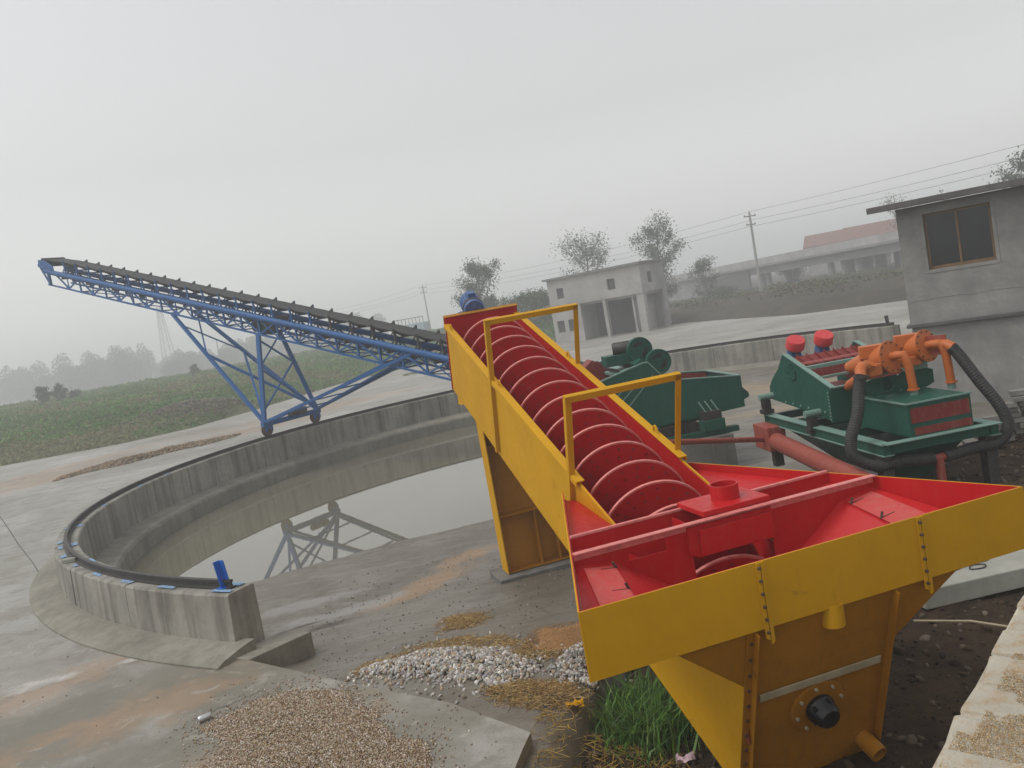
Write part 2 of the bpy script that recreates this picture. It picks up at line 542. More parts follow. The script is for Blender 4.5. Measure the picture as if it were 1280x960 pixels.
# ground to the horizon
gm = MB()
gm.add([(-1500, -1500, -1.7), (1500, -1500, -1.7), (1500, 1500, -1.7), (-1500, 1500, -1.7)], [(0, 1, 2, 3)])
tag(gm.build('ground', 'gnd'), kind='structure')
# concrete yard, cast round the ring
outline = [ringpt(A0+(A1-A0)*i/90, 12.05) for i in range(91)]
outline += [Vector(p) for p in [(-3.35, 8.92, 0), (-2.2, 7.96, 0), (-1.03, 7.05, 0), (-.33, 6.28, 0), (-.40, 6.05, 0), (-.62, 5.2, 0), (-1.4, 2.2, 0), (-4, -4, 0), (-70, -4, 0), (-70, 34, 0), (-40, 39.5, 0),
            (-26.1, 42.1, 0), (-20.3, 42.9, 0), (-17.4, 45.2, 0), (-15.6, 51.1, 0), (-12.4, 66, 0), (-8.96, 69.8, 0), (3.73, 69.5, 0), (7.5, 66.5, 0), (14, 64, 0), (17.67, 50.1, 0), (22.28, 46.15, 0), (45, 38, 0), (45, 27, 0), (13.5, 27.2, 0)]]
ym = MB()
ym.prism([(p.x, p.y, -.6) for p in outline], (0, 0, .6))
tag(ym.build('yard', 'yard'), kind='structure')

def gpt(x, y, z=0.):
    d = _r*(x-640)+_u*(480-y)+_f*1050
    d = d*((z-CAM_H)/d.z)
    return Vector((d.x, d.y, z))
yard = bpy.data.objects['yard']
jr = random.Random(4)
for (a, b, wd) in (((-60, 560), (62, 735), .035), ((100, 603), (160, 622), .02), ((-40, 700), (40, 690), .015), ((360, 560), (160, 600), .02), ((330, 862), (240, 900), .012)):
    a, b = gpt(*a, .004), gpt(*b, .004)
    d_ = (b-a).normalized(); n_ = Vector((-d_.y, d_.x, 0))
    mb = MB(); N_ = 24
    vs = []
    for i in range(N_+1):
        p = a.lerp(b, i/N_)+n_*jr.uniform(-.02, .02)
        q = wd*jr.uniform(.3, 1)/2
        vs += [p-n_*q, p+n_*q]
    mb.add(vs, [(2*i, 2*i+2, 2*i+3, 2*i+1) for i in range(N_)])
    mb.build('joint', 'fardark', yard)
def floor_z(x, y):
    x = np.asarray(x, float); y = np.asarray(y, float)
    yy = y-.30*np.clip(x+2, -4, 2)
    z = np.interp(yy, [5, 7.4, 9.5, 12, 15.4, 18, 24, 40], [-.10, -.12, -.30, -.54, -.6, -.85, -1.15, -1.2])
    k = np.clip((x-1.5)/2.5, 0, 1)
    zr = np.interp(y, [5, 10, 13, 22, 27, 31], [-.12, -.2, -.3, -.42, -.35, -.2])
    z = z*(1-k)+zr*k
    z = z+.16*np.exp(-((x+3.45)**2+(y-8.95)**2)/.16)
    fr_ = 7.6-y+(x-.3)*2.2+.9*fbm(x*1.3, y*1.3, 11)
    fa_ = y-11.6-.5*(x-4)+1.5*fbm(x*.7, y*.7, 4)
    soily = np.clip((fr_-.45)/.3, 0, 1)*np.clip((-fa_-.15)/.3, 0, 1)*np.clip((10.4-y)/.4, 0, 1)
    z = z*(1-soily)-.9*soily
    return z+.03*fbm(x*.4, y*.4, 3)+.012*fbm(x*2.2, y*2.2, 5)
gx, gy = np.arange(-10.5, 16.01, .2), np.arange(5.6, 32.6, .2)
X, Y = np.meshgrid(gx, gy)
ang = np.degrees(np.arctan2(Y-RC.y, X-RC.x)) % 360
rad = np.hypot(X-RC.x, Y-RC.y)
insec = (ang > 34) & (ang < 239.0)
ok = np.where(insec, rad < 11.75, True)
Z = floor_z(X, Y)
V = np.stack([X.ravel(), Y.ravel(), Z.ravel()], 1)
nx, ny = len(gx), len(gy)
idx = np.arange(nx*ny).reshape(ny, nx)
F = np.stack([idx[:-1, :-1], idx[:-1, 1:], idx[1:, 1:], idx[1:, :-1]], -1)
keep = (ok[:-1, :-1] & ok[:-1, 1:] & ok[1:, 1:] & ok[1:, :-1])
tag(npmesh('basin_floor', V, F[keep], 'floor', smooth=True), kind='structure')
# pool of water
wm = MB()
wp = [ringpt(2*math.pi*i/128, 11.5, -.6) for i in range(128)]
wp = [p for p in wp if p.y > 12.2 or p.x < -1]
wm.add(wp, [tuple(range(len(wp)))])
tag(wm.build('water', 'water'), kind='structure')

def soil_z(x, y):
    x = np.asarray(x, float); y = np.asarray(y, float)
    z = np.interp(y, [1, 6.2, 7.0, 9.0, 10.4, 14, 18], [-.38, -.34, -.36, -.30, -.06, -.1, -.25])
    z = z+np.clip((x-6.6)/2.5, 0, 1)*.35*np.clip((y-8)/3, 0, 1)
    edge = np.clip((x-.35+.8*fbm(y*.9, x*.9, 8))/.5, 0, 1)
    fade = np.clip((7.6-y+(x-.3)*2.2+.9*fbm(x*1.3, y*1.3, 11))/.6, 0, 1)
    z = z*fade+(-.95)*(1-fade)
    far = np.clip((y-11.6-.5*(x-4)+1.5*fbm(x*.7, y*.7, 4))/.5, 0, 1)
    z = z*(1-far)+(-.95)*far if True else z
    return z+.22*fbm(x*1.3, y*1.3, 21, 5)*fade+.05*fbm(x*6, y*6, 22)*fade
gx, gy = np.arange(-1.6, 16, .1), np.arange(1.2, 19.5, .1)
X, Y = np.meshgrid(gx, gy)
Z = soil_z(X, Y)
nx, ny = len(gx), len(gy)
idx = np.arange(nx*ny).reshape(ny, nx)
F = np.stack([idx[:-1, :-1], idx[:-1, 1:], idx[1:, 1:], idx[1:, :-1]], -1).reshape(-1, 4)
tag(npmesh('bare_soil', np.stack([X.ravel(), Y.ravel(), Z.ravel()], 1), F, 'soil', smooth=True), kind='structure')

# field beyond the yard: grassy bank on the left, bare earth bank on the right
EDGE = np.array([(-400, 10), (-70, 34), (-40, 39.5), (-26.1, 42.1), (-20.3, 42.9), (-17.4, 45.2), (-15.6, 51.1), (-12.4, 66), (-8.96, 69.8), (3.73, 69.5), (9, 69), (14, 63), (17.67, 50.1), (22.28, 46.15), (45, 38), (400, 10)])
def edge_dist(x, y):
    x = np.asarray(x, float).ravel(); y = np.asarray(y, float).ravel()
    best = np.full(x.shape, 1e9)
    for (x0, y0), (x1, y1) in zip(EDGE[:-1], EDGE[1:]):
        dx, dy = x1-x0, y1-y0
        t = np.clip(((x-x0)*dx+(y-y0)*dy)/(dx*dx+dy*dy), 0, 1)
        best = np.minimum(best, np.hypot(x-x0-t*dx, y-y0-t*dy))
    inside = y < np.interp(x, EDGE[:, 0], EDGE[:, 1])
    return np.where(inside, -best, best)
def field_z(x, y):
    sh = np.shape(x)
    x = np.asarray(x, float).ravel(); y = np.asarray(y, float).ravel()
    d = edge_dist(x, y)
    left = np.interp(d, [-3, -.2, .3, 3, 9, 30, 60, 120, 400], [-.5, -.3, .03, .35, .8, 1.5, 1.9, 1.2, 0])
    right = np.interp(d, [-3, -.2, .3, 1.2, 3, 6, 8, 14, 60, 400], [-.5, -.3, .05, .55, .7, .75, 1.1, .5, .1, 0])
    k = np.clip((x-4)/8, 0, 1)
    z = left*(1-k)+right*k
    amp = np.clip(d/4, 0, 1)
    mound = .9*np.exp(-(((x+18.5)*.75+(y-49.5)*.66)/4.5)**2-((-(x+18.5)*.66+(y-49.5)*.75)/1.8)**2)
    return (z+amp*(.55*fbm(x*.12, y*.12, 31)+.25*fbm(x*.5, y*.5, 32))+mound*np.clip(d/1.0, 0, 1)).reshape(sh)
gx = np.concatenate([np.arange(-300, -60, 12), np.arange(-60, 60, 1.5), np.arange(60, 301, 12)])
gy = np.concatenate([np.arange(8, 36, 7), np.arange(36, 100, 1.2), np.arange(100, 420, 12)])
X, Y = np.meshgrid(gx, gy)
Z = field_z(X, Y)
D = edge_dist(X, Y).reshape(X.shape)
nx, ny = len(gx), len(gy)
idx = np.arange(nx*ny).reshape(ny, nx)
F = np.stack([idx[:-1, :-1], idx[:-1, 1:], idx[1:, 1:], idx[1:, :-1]], -1)
keep = (D[:-1, :-1] > -3) | (D[1:, 1:] > -3)
cx_ = (X[:-1, :-1]+X[1:, 1:])/2
V = np.stack([X.ravel(), Y.ravel(), Z.ravel()], 1)
def sub(mask, name, mat):
    f = F[mask]
    u, inv = np.unique(f, return_inverse=True)
    tag(npmesh(name, V[u], inv.reshape(f.shape), mat, smooth=True), kind='structure')
sub(keep & (cx_ < 6), 'grass_field', 'field')
sub(keep & (cx_ >= 6), 'earth_bank', 'bank')

# ------------------------------------------------------------------ ring wall with rail
ring = empty('ring_wall', RC, 0, 'round grey concrete wall carrying a curved steel rail around the pool', 'wall')
def arc(a, r_, z):
    return Vector((r_*math.cos(a), r_*math.sin(a), z))
def sweep(sec, a0, a1, n):
    """sec = closed (r, z) outline swept round the ring centre"""
    mb = MB()
    k = len(sec)
    vs = [arc(a0+(a1-a0)*i/n, r_, z) for i in range(n+1) for (r_, z) in sec]
    fs = [(i*k+j, (i+1)*k+j, (i+1)*k+(j+1) % k, i*k+(j+1) % k) for i in range(n) for j in range(k)]
    fs += [tuple(reversed(range(k))), tuple(n*k+j for j in range(k))]
    return mb.add(vs, fs)
rs = random.Random(3)
NSEG = 20
da = (A1-A0)/NSEG
for i in range(NSEG):
    g_ = .0006
    dz, dr = rs.uniform(-.006, .006), rs.uniform(-.006, .006)
    sec = [(11.785+dr, -1.0), (12.20+dr, -1.0), (12.20+dr, .12), (12.175+dr, .63+dz), (12.155+dr, .65+dz), (11.805+dr, .65+dz), (11.785+dr, .63+dz)]
    sweep(sec, A0+da*i+g_, A0+da*(i+1)-g_, 8).build('wall_segment', 'wallc', ring)
sweep([(11.34, -1.5), (11.8, -1.5), (11.8, -.12), (11.42, -.19), (11.37, -.22), (11.34, -.28)], A0-.02, A1+.013, 140).build('inner_ledge', 'ledgec', ring)
sweep([(12.1, -.3), (12.62, -.3), (12.66, .02), (12.55, .055), (12.26, .10), (12.1, .11)], A0-.0, A1+.016, 140).build('apron', 'ledgec', ring)
rl = sweep([(RR-.055, .652), (RR+.055, .652), (RR+.055, .664), (RR+.012, .672), (RR+.012, .72), (RR+.026, .728), (RR+.026, .752), (RR-.026, .752), (RR-.026, .728), (RR-.012, .72), (RR-.012, .672), (RR-.055, .664)], A0+.006, A1-.012, 180).build('rail', 'steel', ring)
for i in range(15):
    a = A1-.018-i*.088*(.9+.1*rs.random())
    for s in (-1, 1):
        if s < 0 and i % 2: continue
        mk = MB()
        w_, e_ = rs.uniform(.008, .015), rs.uniform(.03, .055)
        r0 = RR+.065 if s > 0 else RR-.16
        r1 = RR+.10+e_ if s > 0 else RR-.065
        mk.add([arc(a-w_*rs.uniform(.7, 1.2), r0, .661), arc(a-w_*rs.uniform(.5, 1.2), r1, .661), arc(a+w_*rs.uniform(.6, 1.3), r1, .661), arc(a+w_*rs.uniform(.7, 1.2), r0, .661)], [(0, 3, 2, 1)])
        mk.build('paint_mark', 'blue_mark', ring)
es = MB()
for a, m_ in ((A1-.022, 'blue_bright'), (A0+.02, 'steel')):
    es = MB()
    p = arc(a, RR-.02, .655)
    t_ = Vector((-math.sin(a), math.cos(a), 0)); n_ = Vector((math.cos(a), math.sin(a), 0))
    es.angle(p, p+Vector((-.035, 0, .33)), .085, .012, n_, t_)
    es.bar(p+Vector((0, 0, .01)), p+t_*-.0+n_*.1+Vector((0, 0, .01)), .12, .014)
    es.build('end_stop', m_, ring)
tag(MB().box(ringpt(A1-.40, RR+.1, .683), (.09, .2, .062), Matrix.Rotation(A1-.40+1.0, 3, 'Z')).build('concrete_offcut', 'slabc', None, bevel=.008), 'small concrete block lying beside the rail on the ring wall', 'concrete block')

# footing block at the end of the wall
fa, fb2 = gpt(312, 824, .02), gpt(389, 789, -.06)
bk = Vector((math.sin(A1), -math.cos(A1), 0))*.42
MB().add([tuple(p-RC) for p in (fa, fb2, fb2+bk, fa+bk)]+[(p.x-RC.x, p.y-RC.y, -.9) for p in (fa, fb2, fb2+bk, fa+bk)], [(0, 1, 2, 3), (4, 7, 6, 5), (0, 4, 5, 1), (1, 5, 6, 2), (2, 6, 7, 3), (3, 7, 4, 0)]).build('footing', 'ledgec', ring, bevel=.012)

# ------------------------------------------------------------------ spiral sand washer
WO = Vector((1.741, 5.198, 0))
wash = empty('spiral_sand_washer', WO, .269, 'large yellow and red spiral sand washer with a long inclined trough', 'sand washer')
BE = .3335; TB = math.tan(BE); CB = math.cos(BE); SB = math.sin(BE)
ZT = 1.45; WF, WC, LC = 1.652, .68, 3.01
S0, S1 = 2.864, 7.58
ax_d = Vector((0, CB, SB)); ax_n = Vector((0, -SB, CB))
def rimz(s): return 1.57+TB*(s-S0)
def on(s, dn, t): # point at rim line position s, dn metres below the rim plane (perpendicular), t across
    return Vector((t, s, rimz(s)))-ax_n*dn
def wr(s): return WF-(WF-WC)*s/LC
HT = .511; DEPTH = 1.04
SF = .178
# side plates (outer yellow skin, inner red skin)
for sg in (-1, 1):
    t0 = sg*(HT+.034); t1 = sg*(HT+.012)
    lo = MB().prism([on(SF, .03, t0), on(S0-.03, .03, t0), on(S0-.03, 0, t0), on(S1, 0, t0), on(S1, DEPTH, t0), on(SF, DEPTH, t0)], (sg*-.02, 0, 0))
    lo.build('side_plate', 'yellow', wash)
    MB().prism([on(SF+.03, .98, t1), on(SF+.03, .04, t1), on(S0, .04, t1), on(S0, .012, t1), on(S1-.02, .012, t1), on(S1-.02, .98, t1)], (sg*-.010, 0, 0)).build('inner_lining', 'red', wash)
    fl = MB()
    fl.prism([on(S0-.05, -.012, sg*(HT-.015)), on(S0-.05, -.012, sg*(HT+.075)), on(S0-.05, .05, sg*(HT+.075)), on(S0-.05, .05, sg*(HT+.06)), on(S0-.05, .004, sg*(HT+.06)), on(S0-.05, .004, sg*(HT-.015))], ax_d*((S1-S0+.05)/CB))
    fl.build('rim_flange', 'yellow', wash, bevel=.006)
# U shaped bottom
ub = MB()
NU = 18
prof = [(HT*math.cos(math.pi*k/NU), .42+.54*math.sin(math.pi*k/NU)) for k in range(NU+1)]
vs, fs = [], []
for s in (SF+.03, S1):
    vs += [on(s, d, t) for t, d in prof]
fs = [(k, k+1, NU+2+k, NU+1+k) for k in range(NU)]
ub.add(vs, fs)
ub.build('trough_bottom', 'red', wash, smooth=60)
bt = MB().plate([on(SF, DEPTH+.004, -HT-.03), on(SF, DEPTH+.004, HT+.03), on(S1, DEPTH+.004, HT+.03), on(S1, DEPTH+.004, -HT-.03)], .012)
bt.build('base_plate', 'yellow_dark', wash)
# upper end plate with top flange
MB().plate([on(S1+.01, -.11, -HT-.05), on(S1+.01, -.11, HT+.05), on(S1+.01, DEPTH, HT+.05), on(S1+.01, DEPTH, -HT-.05)], .014).build('end_plate', 'red', wash)
ef = MB()
ef.prism([on(S1-.03, -.125, -HT-.055), on(S1+.06, -.125, -HT-.055), on(S1+.06, .02, -HT-.055), on(S1+.048, .02, -HT-.055), on(S1+.048, -.112, -HT-.055), on(S1-.03, -.112, -HT-.055)], (2*HT+.11, 0, 0))
ef.build('end_flange', 'yellow_dark', wash, bevel=.005)
# bracket under the upper end
for t in (-HT+.02, HT-.04):
    MB().prism([on(S1-.34, 1.05, t), on(S1, 1.05, t), on(S1, 1.30, t), on(S1-.30, 1.18, t)], (.02, 0, 0)).build('end_bracket', 'yellow', wash)
# screw shaft and flights
def axp(s): return on(s, .405-.0177*s, 0)
screw_d = (axp(S1)-axp(SF)).normalized()
MB().tube(axp(SF), axp(S1+.02), .11, n=20).build('screw_shaft', 'red', wash, smooth=40)
PITCHS = .408; RS = .497
Ltot = (S1-.10-.327)/CB
nturn = int(Ltot/PITCHS)
p0 = axp(.327)
q1 = Vector((1, 0, 0)); q2 = screw_d.cross(q1)*-1
if q2.z < 0: q2 = -q2
bolt_mb = MB()
for k in range(nturn):
    mb = MB(); eb = MB()
    n = 48
    vs = []; ev = []
    for i in range(n+1):
        a = 2*math.pi*i/n
        h = (k+i/n)*PITCHS
        d = q1*math.cos(a)+q2*math.sin(a)
        c = p0+screw_d*h
        vs += [c+d*.10-screw_d*.008, c+d*RS-screw_d*.008, c+d*RS+screw_d*.008, c+d*.10+screw_d*.008]
        ev += [c+d*(RS-.016)-screw_d*.0125, c+d*(RS+.003)-screw_d*.0125, c+d*(RS+.003)+screw_d*.0125, c+d*(RS-.016)+screw_d*.0125]
    fs = [(i*4+j, (i+1)*4+j, (i+1)*4+(j+1) % 4, i*4+(j+1) % 4) for i in range(n) for j in range(4)]
    mb.add(vs, fs+[(3, 2, 1, 0), (n*4, n*4+1, n*4+2, n*4+3)])
    fo = mb.build('spiral_flight', 'red', wash, smooth=40)
    eb.add(ev, fs+[(3, 2, 1, 0), (n*4, n*4+1, n*4+2, n*4+3)])
    eb.build('flight_edge', 'red_edge', fo, smooth=40)
    bm_ = MB()
    for i in range(18):
        a = 2*math.pi*(i+.5)/18
        h = (k+(i+.5)/18)*PITCHS
        d = q1*math.cos(a)+q2*math.sin(a)
        for rr in (.43, .33):
            c = p0+screw_d*h+d*rr
            bm_.tube(c-screw_d*.022, c+screw_d*.020, .011, n=6)
    b_ = bm_.build('bolts', 'maroon', fo); b_['kind'] = 'stuff'
# guard arches over the screw
for sb, zt in ((5.36, 3.17), (2.95, 2.37)):
    g_ = empty('guard_arch'); g_.parent = wash
    lx = HT+.085
    pl0, pr0 = Vector((-lx, sb, rimz(sb))), Vector((lx, sb, rimz(sb)))
    H_ = (zt-rimz(sb))/CB
    tl, tr = pl0+ax_n*H_, pr0+ax_n*H_
    MB().angle(pl0-ax_n*(.98 if sb > 4 else .35), tl, .062, .009, (1, 0, 0), ax_d).build('post', 'yellow', g_)
    MB().angle(pr0-ax_n*.30, tr, .062, .009, (-1, 0, 0), ax_d).build('post', 'yellow', g_)
    MB().angle(tl+ax_n*.009, tr+ax_n*.009, .062, .009, -ax_n, ax_d).build('top_bar', 'yellow', g_)
# lifting lugs
def lug(c):
    mb = MB()
    mb.path([Vector(c)+Vector((0, math.cos(a)*.045, math.sin(a)*.075-.02)) for a in [math.pi*i/8 for i in range(9)]], .011, 8)
    mb.build('lifting_lug', 'yellow', wash, smooth=60)
for t, s in ((-HT-.03, 7.3), (-HT-.03, 5.15), (HT+.03, 3.35), (HT+.03, 5.6)):
    lug((t, s, rimz(s)+.03))
# drive: gearbox box and blue motor behind the end plate
mo = empty('drive_motor'); mo.parent = wash
c0 = on(S1+.12, -.12, -.07)
md_ = Vector((.10, CB, SB)).normalized()
body = MB().lathe([(0, 0), (.13, 0), (.155, .02), (.155, .10), (.14, .11), (.14, .36), (.15, .37), (.15, .42), (.13, .46), (0, .46)], c0, md_, 28)
body.build('motor_body', 'motor_blue', mo, smooth=35)
fin = MB()
uu = md_.orthogonal().normalized(); vv = md_.cross(uu)
for k in range(24):
    a = 2*math.pi*k/24
    d = uu*math.cos(a)+vv*math.sin(a)
    fin.bar(c0+md_*.115+d*.148, c0+md_*.355+d*.148, .008, .022, d)
fin.build('cooling_fins', 'motor_blue', mo)
MB().lathe([(.158, .03), (.164, .035), (.164, .085), (.158, .09)], c0, md_, 28).build('band', 'steel', mo, smooth=35)
MB().lathe([(.157, .0), (.163, -.012), (.145, -.05), (0, -.055)], c0, md_, 28).build('fan_cover', 'motor_blue', mo, smooth=35)
MB().box(c0+ax_n*.17+md_*.22, (.12, .14, .07), Matrix.Rotation(BE, 3, 'X')).build('terminal_box', 'motor_blue', mo, bevel=.01)
MB().box(on(S1+.22, .22, -.05), (.42, .36, .5), Matrix.Rotation(BE, 3, 'X')).build('gearbox', 'motor_blue', mo, bevel=.02)

# settling tank
zf0 = 1.02
tank = empty('settling_tank'); tank.parent = wash
fw = MB().prism([(-WF, 0, zf0), (-.445, 0, zf0), (-.445, 0, ZT), (-WF, 0, ZT)], (0, .010, 0)); fw.build('front_panel', 'yellow', tank)
fw = MB().prism([(-.440, 0, zf0), (.775, 0, zf0), (.775, 0, ZT), (-.440, 0, ZT)], (0, .010, 0)); fw.build('front_panel', 'yellow', tank)
fw = MB().prism([(.780, 0, zf0), (WF, 0, zf0), (WF, 0, ZT), (.780, 0, ZT)], (0, .010, 0)); fw.build('front_panel', 'yellow', tank)
MB().prism([(-WF+.012, .014, zf0), (WF-.012, .014, zf0), (WF-.012, .014, ZT-.002), (-WF+.012, .014, ZT-.002)], (0, .008, 0)).build('front_lining', 'red', tank)
for t in (-.442, .777):
    st = empty('joint_strip'); st.parent = wash
    for k_, dx in ((0, -1), (1, 1)):
        MB().prism([(t+dx*.028, -.012, ZT-.004), (t+dx*.003, -.012, ZT-.004), (t+dx*.003, -.012, zf0-.075-.03*k_), (t+dx*.028, -.012, zf0-.06-.03*k_)], (0, .010, 0)).build('strip', 'yellow', st)
    for k_ in range(6):
        bz = ZT-.035-k_*.083
        bb = MB()
        bb.tube((t-.015, -.030, bz), (t-.015, .0, bz), .011, n=6)
        bb.tube((t-.015, -.037, bz), (t-.015, -.028, bz), .006, n=6)
        bb.build('bolt', 'rust', st)
for sg in (-1, 1):
    # flared side wall, yellow outside and red inside
    b0, b1 = 1.02, 1.36
    MB().plate([(sg*WF, 0, zf0), (sg*WC, LC, b1), (sg*WC, LC, ZT), (sg*WF, 0, ZT)], .010).build('side_wall', 'yellow', tank)
    off = .012
    MB().plate([(sg*(WF-off), .02, zf0), (sg*(WC-off), LC-.01, b1), (sg*(WC-off), LC-.01, ZT-.002), (sg*(WF-off), .02, ZT-.002)], .008).build('wall_lining', 'red', tank)
    # sloping floor of each wing, behind and before the baffle: steep inner plate, flat outer shelf
    def slope(s):
        ip = lambda v: float(np.interp(s, [.05, 1.085, 2.0, LC], v))
        return (Vector((sg*(wr(s)-.02), s, ip([1.12, 1.355, 1.37, 1.38]))), Vector((sg*ip([1.10, .98, .80, .64]), s, ip([1.05, 1.31, 1.34, 1.36]))), Vector((sg*(HT+.004), s, ip([.60, .99, 1.24, 1.33]))))
    for sa, sb_ in ((.05, 1.085), (1.095, 2.0), (2.0, LC)):
        A_, B_ = slope(sa), slope(sb_)
        if sa < .1: A_[2].y = .235; A_[1].y = .09; A_[2].z = .66
        for k_, nm in ((0, 'wing_shelf'), (1, 'wing_floor')):
            MB().plate([A_[k_], A_[k_+1], B_[k_+1], B_[k_]], .008).build(nm, 'red', tank)
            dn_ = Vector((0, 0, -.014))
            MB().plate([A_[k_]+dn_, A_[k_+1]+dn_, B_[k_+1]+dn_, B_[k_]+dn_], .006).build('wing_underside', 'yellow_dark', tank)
    # front slope below the front panel
    MB().plate([(sg*1.14, .022, zf0+.05), on(SF-.01, -.45, sg*(HT+.055)), on(SF-.01, .05, sg*(HT+.055))], .008).build('front_skirt', 'yellow_dark', tank)
    # strip bolted along the shelf
    e0, g0 = slope(.10), slope(1.03)
    k0, k1 = e0[1].lerp(e0[0], .05), g0[1].lerp(g0[0], .05)
    l0, l1 = e0[1].lerp(e0[0], .62), g0[1].lerp(g0[0], .80)
    u_ = Vector((0, 0, .012))
    MB().plate([k0+u_, k1+u_, l1+u_, l0+u_], .008).build('shelf_strip', 'red_pinkish', tank)
    for q in range(4):
        c = k0.lerp(k1, .06+.30*q)+u_
        MB().tube(c, c+Vector((sg*.02, 0, .05)), .010, n=6).build('bolt', 'rust', tank)
        c2_ = l0.lerp(l1, .06+.30*q)+u_
        MB().bar(c, c.lerp(c2_, .5), .008, .012).build('weld', 'rust', tank)
# baffle plates
sb1 = 1.085
w_ = wr(sb1)-.02
zl = .95
# baffle built round its slot so that the slot is a real hole
def bpl(poly): MB().prism([(x, sb1, z) for x, z in poly], (0, .009, 0)).build('baffle_panel', 'red', tank)
bpl([(-w_, ZT-.02), (-w_, 1.34), (-.98, 1.30), (-.86, 1.225), (-.86, ZT-.02)])
bpl([(-.86, ZT-.02), (-.86, 1.39), (-.55, 1.39), (-.55, ZT-.02)])
bpl([(-.86, 1.295), (-.86, 1.225), (-.55, 1.02), (-.55, 1.295)])
bpl([(-.55, ZT-.02), (-.55, 1.02), (-HT, .985), (-HT, .60), (-.35, .55), (-.35, 1.20), (.34, 1.20), (.34, .55), (HT, .60), (HT, .985), (.98, 1.30), (w_, 1.34), (w_, ZT-.02)])
MB().angle((-wr(sb1)+.012, sb1-.012, ZT+.016), (wr(sb1)-.012, sb1-.012, ZT+.016), .062, .008, (0, -1, 0), (0, 0, -1)).build('cross_beam', 'red_edge', tank)
s2 = 1.46
w2 = wr(s2)-.02
MB().prism([(-w2, s2, ZT), (-w2, s2, 1.36), (-HT, s2, 1.06), (-.33, s2, 1.06), (-.33, s2, 1.36), (.34, s2, 1.36), (.34, s2, 1.06), (HT, s2, 1.06), (w2, s2, 1.36), (w2, s2, ZT)], (0, .009, 0)).build('rear_baffle', 'red', tank)
MB().bar((-w2, s2+.004, ZT+.012), (w2, s2+.004, ZT+.012), .03, .024).build('rear_beam', 'red_edge', tank, bevel=.006)
for sg in (-1, 1):
    MB().prism([(sg*.31, sb1+.012, ZT-.03), (sg*.31, s2-.004, ZT-.03), (sg*.31, s2-.004, 1.25), (sg*.31, sb1+.012, 1.25)], (.008, 0, 0)).build('box_side', 'red', tank)
# feed box with round inlet
fb = empty('feed_box'); fb.parent = wash
MB().box((.075, 1.30, 1.487), (.58, .43, .045)).build('lid', 'red', fb, bevel=.006)
MB().prism([(-.385, 1.045, 1.432), (-.385, 1.045, 1.225), (-.31, 1.045, 1.19), (.335, 1.045, 1.19), (.335, 1.045, 1.432)], (0, .04, 0)).build('box_front', 'red', fb)
MB().prism([(-.30, 1.02, 1.40), (-.30, 1.02, 1.20), (.32, 1.02, 1.20), (.32, 1.02, 1.40)], (0, .024, 0)).build('box_cover', 'red', fb, bevel=.004)
MB().lathe([(.112, 0), (.112, .115), (.101, .115), (.101, .005)], (.11, 1.31, 1.508), (0, 0, 1), 40).build('inlet_pipe', 'red', fb, smooth=40)
MB().lathe([(.100, 0), (0, .001)], (.11, 1.31, 1.513), (0, 0, 1), 40).build('inlet_bottom', 'maroon', fb)
# lower front: end plate square to the screw
lw = empty('lower_front'); lw.parent = wash
fd = ax_d*-1
W2 = HT+.062
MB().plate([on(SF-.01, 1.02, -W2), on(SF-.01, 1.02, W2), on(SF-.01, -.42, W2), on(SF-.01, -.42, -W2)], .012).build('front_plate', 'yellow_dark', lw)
MB().plate([on(SF+.006, 1.0, -HT), on(SF+.006, 1.0, HT), on(SF+.006, -.45, HT), on(SF+.006, -.45, -HT)], .006).build('front_plate_lining', 'red', lw)
for sg in (-1, 1):
    q = on(SF-.016, 1.02, sg*(W2-.05)); q2_ = on(SF-.016, -.40, sg*(W2-.05))
    MB().angle(q, q2_, .062, .008, (sg, 0, 0), fd).build('side_flange', 'yellow_dark', lw)
    for k_ in range(11):
        c = q.lerp(q2_, .04+k_*.09)+Vector((sg*.03, 0, 0))
        MB().tube(c+fd*.002, c+fd*.02, .011, n=6).build('bolt', 'rust', lw)
bc = axp(SF)+fd*.016
flg = MB().lathe([(.0, .022), (.205, .022), (.21, .018), (.21, .0), (0, 0)], bc, fd, 40); flg.build('bearing_flange', 'yellow_dark', lw, smooth=30)
for k_ in range(8):
    a = 2*math.pi*(k_+.3)/8
    c = bc+(Vector((1, 0, 0))*math.cos(a)+ax_n*math.sin(a))*.175
    MB().tube(c+fd*.01, c+fd*.042, .012, n=6).build('bolt', 'tape', lw)
MB().lathe([(.105, .012), (.108, .05), (.095, .07), (.09, .12), (.072, .15), (.0, .156)], bc, fd, 32).build('bearing_cap', 'grease', lw, smooth=35)
for k_ in range(5):
    a = 2*math.pi*k_/5
    c = bc+(Vector((1, 0, 0))*math.cos(a)+ax_n*math.sin(a))*.088
    MB().tube(c+fd*.04, c+fd*.10, .017, n=8).build('cap_bolt', 'grease', lw)
zb_ = on(SF-.03, .42, 0)
MB().bar(on(SF-.035, .155, -W2+.10), on(SF-.035, .155, W2-.10), .055, .012, fd).build('pale_strip', 'tape', lw)
MB().lathe([(.075, 0), (.075, .15), (.066, .15), (.066, .0)], (.06, .055, .885), (0, 0, 1), 28).build('overflow_stub', 'yellow', lw, smooth=40)
dp = on(SF-.01, .87, .42)
MB().lathe([(.065, 0), (.065, .17), (.055, .17), (.055, .02), (0, .02)], dp, fd+Vector((.12, 0, -.1)), 28).build('drain_pipe', 'yellow_dark', lw, smooth=40)
